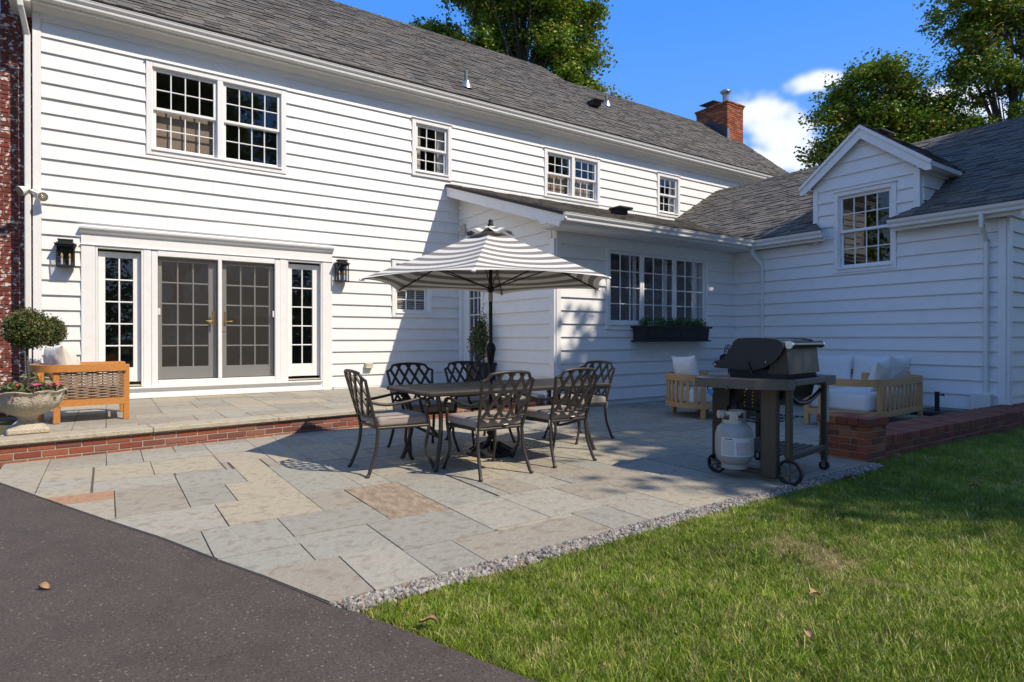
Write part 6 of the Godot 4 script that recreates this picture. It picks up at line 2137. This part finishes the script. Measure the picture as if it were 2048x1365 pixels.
func lights_on_wall() -> void:
	var first: Node3D = null
	for q: Array in [[-0.497, "black four pane lantern on the wall left of the terrace doors"], [3.682, "black lantern on the wall right of the terrace doors"]]:
		if first:
			copy(first, Vector3(q[0], 2.24, 0.03), 0.0, q[1])
			continue
		var t := thing("wall_lantern", q[1], "lantern", Vector3(q[0], 2.24, 0.03), 0.0, "lanterns beside the terrace doors")
		first = t
		var m: StandardMaterial3D = M.lantern_iron
		part("back_plate", Geo.new().bev(Vector3(0, 0.19, 0.008), Vector3(0.21, 0.36, 0.016), 0.004), m, t)
		var fr := Geo.new()
		for sx: float in [-1.0, 1.0]:
			for z: float in [0.022, 0.155]:
				fr.box(Vector3(sx * 0.105, 0.175, z), Vector3(0.014, 0.30, 0.014))
		for y: float in [0.02, 0.33]:
			fr.box(Vector3(0, y, 0.0885), Vector3(0.224, 0.022, 0.147))
		part("frame", fr, m, t)
		part("hood", Geo.new().bev(Vector3(0, 0.35, 0.085), Vector3(0.27, 0.018, 0.19), 0.004).prism(PackedVector2Array([Vector2(-0.115, 0.36), Vector2(0.115, 0.36), Vector2(0.07, 0.40), Vector2(-0.07, 0.40)]), Transform3D.IDENTITY, 0.02, 0.15).bev(Vector3(0, 0.413, 0.085), Vector3(0.19, 0.022, 0.13), 0.005), m, t)
		for p: Array in [[Vector3(0, 0.175, 0.155), Vector3(0.196, 0.288, 0.002)], [Vector3(-0.105, 0.175, 0.0885), Vector3(0.002, 0.288, 0.119)], [Vector3(0.105, 0.175, 0.0885), Vector3(0.002, 0.288, 0.119)]]:
			part("pane", Geo.new().box(p[0], p[1]), M.glass, t)
		for x: float in [-0.045, 0.05]:
			part("candle", Geo.new().tube([Vector3(x, 0.05, 0.085), Vector3(x, 0.145, 0.085)], 0.012, 10), M.candle, t)
			part("bulb", Geo.new().lathe([Vector2(0.008, 0.146), Vector2(0.017, 0.17), Vector2(0.016, 0.19), Vector2(0.006, 0.215), Vector2(0, 0.225)], 12, Vector3(x, 0, 0.085)), M.amber_bulb, t)
	var f := thing("flood_light", "white twin floodlight on the house corner by the chimney", "floodlight", Vector3(-0.86, 3.28, 0.045))
	part("mount", Geo.new().tube([Vector3(0, 0.06, -0.02), Vector3(0, 0.06, 0.03)], 0.045, 14).tube([Vector3(-0.05, 0.07, 0.03), Vector3(0.05, 0.03, 0.03)], 0.016, 8), M.lamp_white, f)
	for q: Array in [[Vector3(0.055, 0.01, 0.04), Vector3(0.35, -0.30, 0.9)], [Vector3(-0.06, 0.1, 0.03), Vector3(-0.85, -0.55, 0.5)]]:
		var d: Vector3 = q[1].normalized()
		var s := d.cross(Vector3.UP).normalized()
		var bs := Basis(s, d, s.cross(d))
		var lamp := node("lamp_head", f)
		part("shell", Geo.new().lathe([Vector2(0.0, -0.01), Vector2(0.03, 0.0), Vector2(0.036, 0.05), Vector2(0.05, 0.075), Vector2(0.066, 0.125), Vector2(0.07, 0.13), Vector2(0.07, 0.14), Vector2(0.062, 0.14)], 20, q[0], bs), M.lamp_white, lamp)
		part("lens", Geo.new().lathe([Vector2(0.063, 0.132), Vector2(0.03, 0.143), Vector2(0.0, 0.147)], 20, q[0], bs), M.lamp_lens, lamp)


func furnish() -> void:
	dining()
	wicker_armchair()
	lounge()
	grill()
	planters()
	lights_on_wall()


# ------------------------------------------------------------ sky, trees
func make_sky() -> Sky:
	var w := 1536
	var h := 768
	var im := Image.create(w, h, false, Image.FORMAT_RGBF)
	var f := FastNoiseLite.new()
	f.seed = 21
	f.frequency = 1.5
	f.fractal_octaves = 6
	f.fractal_gain = 0.52
	var banks := []
	# cumulus: [azimuth, elevation, half width, half height] in degrees, in view and all round
	banks.append_array([[55.5, 19.6, 3.0, 1.9], [58.0, 17.2, 4.4, 2.6], [57.0, 15.2, 3.8, 2.4], [60.5, 20.8, 2.8, 0.9], [60.8, 12.6, 3.6, 1.0], [57.5, 11.6, 2.8, 0.7], [70.0, 17.0, 4.0, 2.0]])
	var r2 := RandomNumberGenerator.new()
	r2.seed = 77
	for i in 34:
		var az := 95.0 + 290.0 * i / 34.0
		banks.append([az, r2.randf_range(8, 42), r2.randf_range(5, 11), r2.randf_range(2.0, 5.5)])
	for y in h / 2 + 4:
		var el := PI * (0.5 - (y + 0.5) / h)
		var s := clampf(sin(el), 0, 1)
		var base := Color(0.52, 0.68, 0.94).lerp(Color(0.16, 0.40, 0.92), clampf(s / 0.26, 0, 1)).lerp(Color(0.075, 0.29, 0.86), clampf((s - 0.22) / 0.25, 0, 1)).lerp(Color(0.12, 0.225, 0.47), clampf((s - 0.5) / 0.5, 0, 1))
		for x in w:
			var az := TAU * ((x + 0.5) / w)
			var d := Vector3(sin(az) * cos(el), sin(el), -cos(az) * cos(el))
			var deg := rad_to_deg(az)
			var e := rad_to_deg(el)
			var dens := -1.0
			if e < 54.0:
				for b: Array in banks:
					var da: float = absf(wrapf(deg - b[0], -180, 180)) / b[2]
					if da < 2.0:
						var de: float = (e - b[1]) / b[3]
						dens = maxf(dens, 1.0 - da * da - de * de)
			var col := base
			if dens > -1.0:
				var nz := f.get_noise_3d(d.x * 6.0, d.y * 9.0, d.z * 6.0)
				var c := smoothstep(0.0, 0.75, dens + nz * 1.3)
				var lump := 0.5 + 0.5 * f.get_noise_3d(d.x * 9.0 + 7.0, d.y * 14.0, d.z * 9.0)
				col = base.lerp(Color(0.80, 0.86, 0.97).lerp(Color(1.0, 1.0, 1.0), lump), c * 0.93)
			im.set_pixel(x, y, col)
	for y in range(h / 2 + 4, h):
		for x in w:
			im.set_pixel(x, y, Color(0.16, 0.17, 0.12))
	var pm := PanoramaSkyMaterial.new()
	pm.panorama = ImageTexture.create_from_image(im)
	var sky := Sky.new()
	sky.sky_material = pm
	return sky


func leaf_cluster(seed_: int, size: float, count: int) -> ArrayMesh:
	var r := RandomNumberGenerator.new()
	r.seed = seed_
	var g := Geo.new()
	g.tinted = true
	for i in count:
		var o := Vector3(r.randfn(), r.randfn(), r.randfn()) * size * 0.8
		var b := Basis.from_euler(Vector3(r.randf_range(-0.9, 0.9), r.randf() * TAU, r.randf_range(-0.7, 0.7)))
		var l := size * r.randf_range(0.7, 1.2)
		var w := l * 0.33
		g.tint = Color.WHITE * r.randf_range(0.75, 1.2)
		var base := o - b.x * l * 0.5
		var tip := o + b.x * l * 0.5
		var fold := b.y * w * 0.35
		g.tri(base, o + b.z * w + fold, tip)
		g.tri(base, tip, o - b.z * w + fold)
	return g.mesh()


# blobs: [centre, radii]; leaves gather in clumps so that the crown has gaps and an uneven edge
func tree(called: String, label: String, foot: Vector3, top: Vector3, trunk_r: float, blobs: Array, clumps: int, per: int, leaf: float, cols: Array, seed_: int, spread := 0.55, group := "") -> void:
	var r := RandomNumberGenerator.new()
	r.seed = seed_
	var t := thing(called, label, "tree", foot, 0.0, group)
	var wood := Geo.new()
	var trunk := []
	var rad := []
	for i in 9:
		var k := i / 8.0
		trunk.append((top - foot) * k + Vector3(sin(k * 5.0 + seed_) * 0.25, 0, cos(k * 4.0 + seed_) * 0.25) * k)
		rad.append(trunk_r * (1.25 if i == 0 else 1.0) * (1.0 - 0.8 * k))
	wood.tube(trunk, rad, 9)
	var centres := []
	var vol := 0.0
	for b: Array in blobs:
		vol += b[1].x * b[1].y * b[1].z
	for b: Array in blobs:
		var n := int(ceil(clumps * b[1].x * b[1].y * b[1].z / vol))
		for i in n:
			var d := Vector3(r.randfn(), r.randfn(), r.randfn()).normalized()
			centres.append(b[0] + d * b[1] * pow(r.randf(), 0.42))
	for c: Vector3 in centres:
		if r.randf() < 0.4:
			var k := clampf((c.y - foot.y) / (top.y - foot.y) - r.randf_range(0.12, 0.3), 0.25, 0.97)
			var a: Vector3 = trunk[int(k * 8.0)]
			var e := c - foot
			var m := a.lerp(e, 0.5) + Vector3(r.randf_range(-0.3, 0.3), r.randf_range(-0.1, 0.5), r.randf_range(-0.3, 0.3))
			var r0 := trunk_r * r.randf_range(0.16, 0.34)
			wood.tube([a, a.lerp(m, 0.5) + Vector3(0, 0.1, 0), m, m.lerp(e, 0.5) + Vector3(0, 0.05, 0), e], [r0, r0 * 0.8, r0 * 0.55, r0 * 0.3, r0 * 0.1], 5, false)
	part("trunk", wood, M.bark, t)
	var crown := node("crown", t)
	for k in 2:
		var mm := MultiMesh.new()
		mm.transform_format = MultiMesh.TRANSFORM_3D
		mm.use_colors = true
		mm.mesh = leaf_cluster(seed_ * 7 + k, leaf, 9)
		mm.instance_count = centres.size() * per / 2
		for i in mm.instance_count:
			var c: Vector3 = centres[i % centres.size()]
			var s := spread * r.randf_range(0.55, 1.25)
			var p := c + Vector3(r.randfn() * s, r.randfn() * s * 0.6, r.randfn() * s)
			var b := Basis.from_euler(Vector3(r.randf_range(-0.6, 0.6), r.randf() * TAU, r.randf_range(-0.6, 0.6))).scaled(Vector3.ONE * r.randf_range(0.7, 1.3))
			mm.set_instance_transform(i, Transform3D(b, p - foot))
			var col: Color = cols[r.randi() % cols.size()]
			mm.set_instance_color(i, col * r.randf_range(0.7, 1.25))
		var o := MultiMeshInstance3D.new()
		o.name = "foliage"
		o.multimesh = mm
		o.material_override = M.leaf
		stuff(o)
		crown.add_child(o, true)


func trees() -> void:
	var oak := [Color(0.15, 0.27, 0.022), Color(0.23, 0.36, 0.028), Color(0.11, 0.2, 0.02), Color(0.33, 0.42, 0.04), Color(0.34, 0.32, 0.045)]
	var dark := [Color(0.11, 0.2, 0.022), Color(0.16, 0.27, 0.028), Color(0.23, 0.33, 0.035), Color(0.3, 0.26, 0.05)]
	tree("oak_tree", "dense green tree rising behind the main roof ridge", Vector3(14.8, -0.03, -10.2), Vector3(14.8, 17.0, -10.2), 0.36, [
		[Vector3(14.4, 16.6, -10.4), Vector3(2.6, 2.4, 2.2)], [Vector3(16.3, 15.4, -9.3), Vector3(1.9, 2.2, 1.6)], [Vector3(12.0, 14.3, -12.0), Vector3(0.9, 1.5, 0.9)],
		[Vector3(13.7, 13.2, -10.8), Vector3(1.6, 1.7, 1.4)], [Vector3(16.3, 12.6, -9.0), Vector3(1.9, 1.5, 1.5)], [Vector3(17.3, 11.3, -8.4), Vector3(1.3, 1.2, 1.0)], [Vector3(14.2, 11.2, -10.4), Vector3(2.0, 1.4, 1.5)]], 150, 90, 0.15, oak, 3, 0.34)
	tree("oak_tree", "broad leafy tree beyond the garage dormer, left of the taller bare-limbed tree", Vector3(27.9, -0.03, -1.6), Vector3(27.9, 12.6, -1.6), 0.28, [
		[Vector3(27.1, 11.3, -1.6), Vector3(1.7, 1.6, 1.5)], [Vector3(28.7, 10.3, -0.9), Vector3(2.0, 1.7, 1.5)], [Vector3(25.9, 9.8, -2.3), Vector3(1.3, 1.0, 1.0)], [Vector3(27.7, 8.8, -1.4), Vector3(2.4, 1.2, 1.5)], [Vector3(25.5, 8.0, -2.4), Vector3(0.9, 0.8, 0.8)], [Vector3(29.9, 8.6, 0.0), Vector3(1.8, 1.3, 1.4)], [Vector3(25.1, 6.9, -2.3), Vector3(0.8, 0.9, 0.8)]], 105, 80, 0.155, dark, 5, 0.40)
	tree("oak_tree", "tall open tree with dark bare limbs showing at the upper right corner", Vector3(31.0, -0.03, 1.6), Vector3(32.4, 17.5, 2.4), 0.30, [
		[Vector3(29.8, 14.2, 1.2), Vector3(1.6, 1.4, 1.2)], [Vector3(32.2, 16.2, 2.2), Vector3(2.0, 2.0, 1.6)], [Vector3(30.3, 12.0, 1.6), Vector3(2.0, 1.0, 1.3)], [Vector3(32.6, 12.8, 3.4), Vector3(1.6, 1.2, 1.2)], [Vector3(29.2, 10.2, 0.7), Vector3(1.8, 1.1, 1.2)], [Vector3(31.8, 9.6, 2.8), Vector3(2.2, 1.2, 1.4)], [Vector3(29.6, 16.4, 0.6), Vector3(1.0, 1.0, 0.8)]], 95, 64, 0.155, dark, 8, 0.40)
	# trees of the garden behind the camera: they shade the right half and stand in the window glass
	tree("shade_tree", "large spreading tree at the lawn's edge that shades the patio", Vector3(16.4, -0.03, 17.8), Vector3(16.2, 14.5, 17.6), 0.4, [
		[Vector3(16.0, 12.0, 17.5), Vector3(6.0, 2.6, 5.0)], [Vector3(12.8, 11.6, 16.8), Vector3(2.9, 2.0, 3.0)], [Vector3(14.2, 11.6, 13.4), Vector3(3.2, 1.5, 1.5)], [Vector3(14.0, 12.2, 20.6), Vector3(3.0, 2.0, 2.0)], [Vector3(12.4, 11.4, 12.9), Vector3(1.4, 1.2, 1.4)]], 250, 76, 0.22, dark, 11, 0.55)
	for k in 5:
		var hx := -16.0 + 13.0 * k
		var hd := thing("garden_hedge", "dense green hedge behind the camera mirrored in the windows", "hedge", Vector3(hx, -0.03, 29.0), 0.0, "hedges behind the camera")
		foliage(hd, "leaves", Vector3(0, 2.6, 0), Vector3(7.0, 2.9, 1.5), 2600, 0.24, dark, 300 + k, 0.4)
		part("stems", Geo.new().tube([Vector3(-3, 0, 0), Vector3(-3, 3, 0)], 0.1, 6).tube([Vector3(0, 0, 0), Vector3(0, 3, 0)], 0.1, 6).tube([Vector3(3, 0, 0), Vector3(3, 3, 0)], 0.1, 6), M.bark, hd)
	for k in 11:
		var x := -10.0 + 8.5 * k + rng.randf_range(-2, 2)
		var z := 41.0 + rng.randf_range(-2, 4)
		var hh := rng.randf_range(21.0, 27.0)
		if k > 6:
			x = -24.0 - (k % 3) * 2.0
			z = -16.0 + 11.0 * (k - 7)
			hh = 15.0
		tree("garden_tree", "garden tree behind the camera mirrored in the windows" if k < 7 else "garden tree left of the house mirrored in the dormer window", Vector3(x, -0.03, z), Vector3(x, hh * 0.85, z), 0.34, [[Vector3(x, hh * 0.62, z), Vector3(4.6, hh * 0.30, 4.2)], [Vector3(x + 2.0, hh * 0.42, z - 1.5), Vector3(3.4, 2.6, 3.0)], [Vector3(x - 2.4, hh * 0.36, z), Vector3(3.0, 2.6, 3.0)]], 110, 70, 0.34, oak, 20 + k, 0.75, "garden trees behind the camera")


func _ready() -> void:
	rng.seed = 2024
	var cam := Camera3D.new()
	cam.name = "camera"
	add_child(cam)
	cam.position = eye
	cam.rotation = Vector3(-4.5 / 1205.0, deg_to_rad(-34.0), 0)
	cam.fov = rad_to_deg(2.0 * atan(682.5 / 1205.0))
	cam.far = 400.0
	cam.near = 0.05
	cam.current = true
	var env := Environment.new()
	env.background_mode = Environment.BG_SKY
	env.sky = make_sky()
	env.background_energy_multiplier = 1.0
	env.tonemap_mode = Environment.TONE_MAPPER_LINEAR
	env.tonemap_exposure = 1.16
	env.sdfgi_enabled = true
	env.ssao_enabled = true
	env.ssil_enabled = true
	var we := WorldEnvironment.new()
	we.name = "environment"
	we.environment = env
	add_child(we)
	var sun := DirectionalLight3D.new()
	sun.name = "sun"
	add_child(sun)
	sun.look_at_from_position(SUN * 20.0, Vector3.ZERO)
	sun.light_energy = 1.45
	sun.light_color = Color(1.0, 0.945, 0.865)
	sun.light_angular_distance = 0.5
	sun.shadow_enabled = true
	make_materials()
	main_house()
	kitchen_wing()
	garage_wing()
	ground()
	furnish()
	trees()
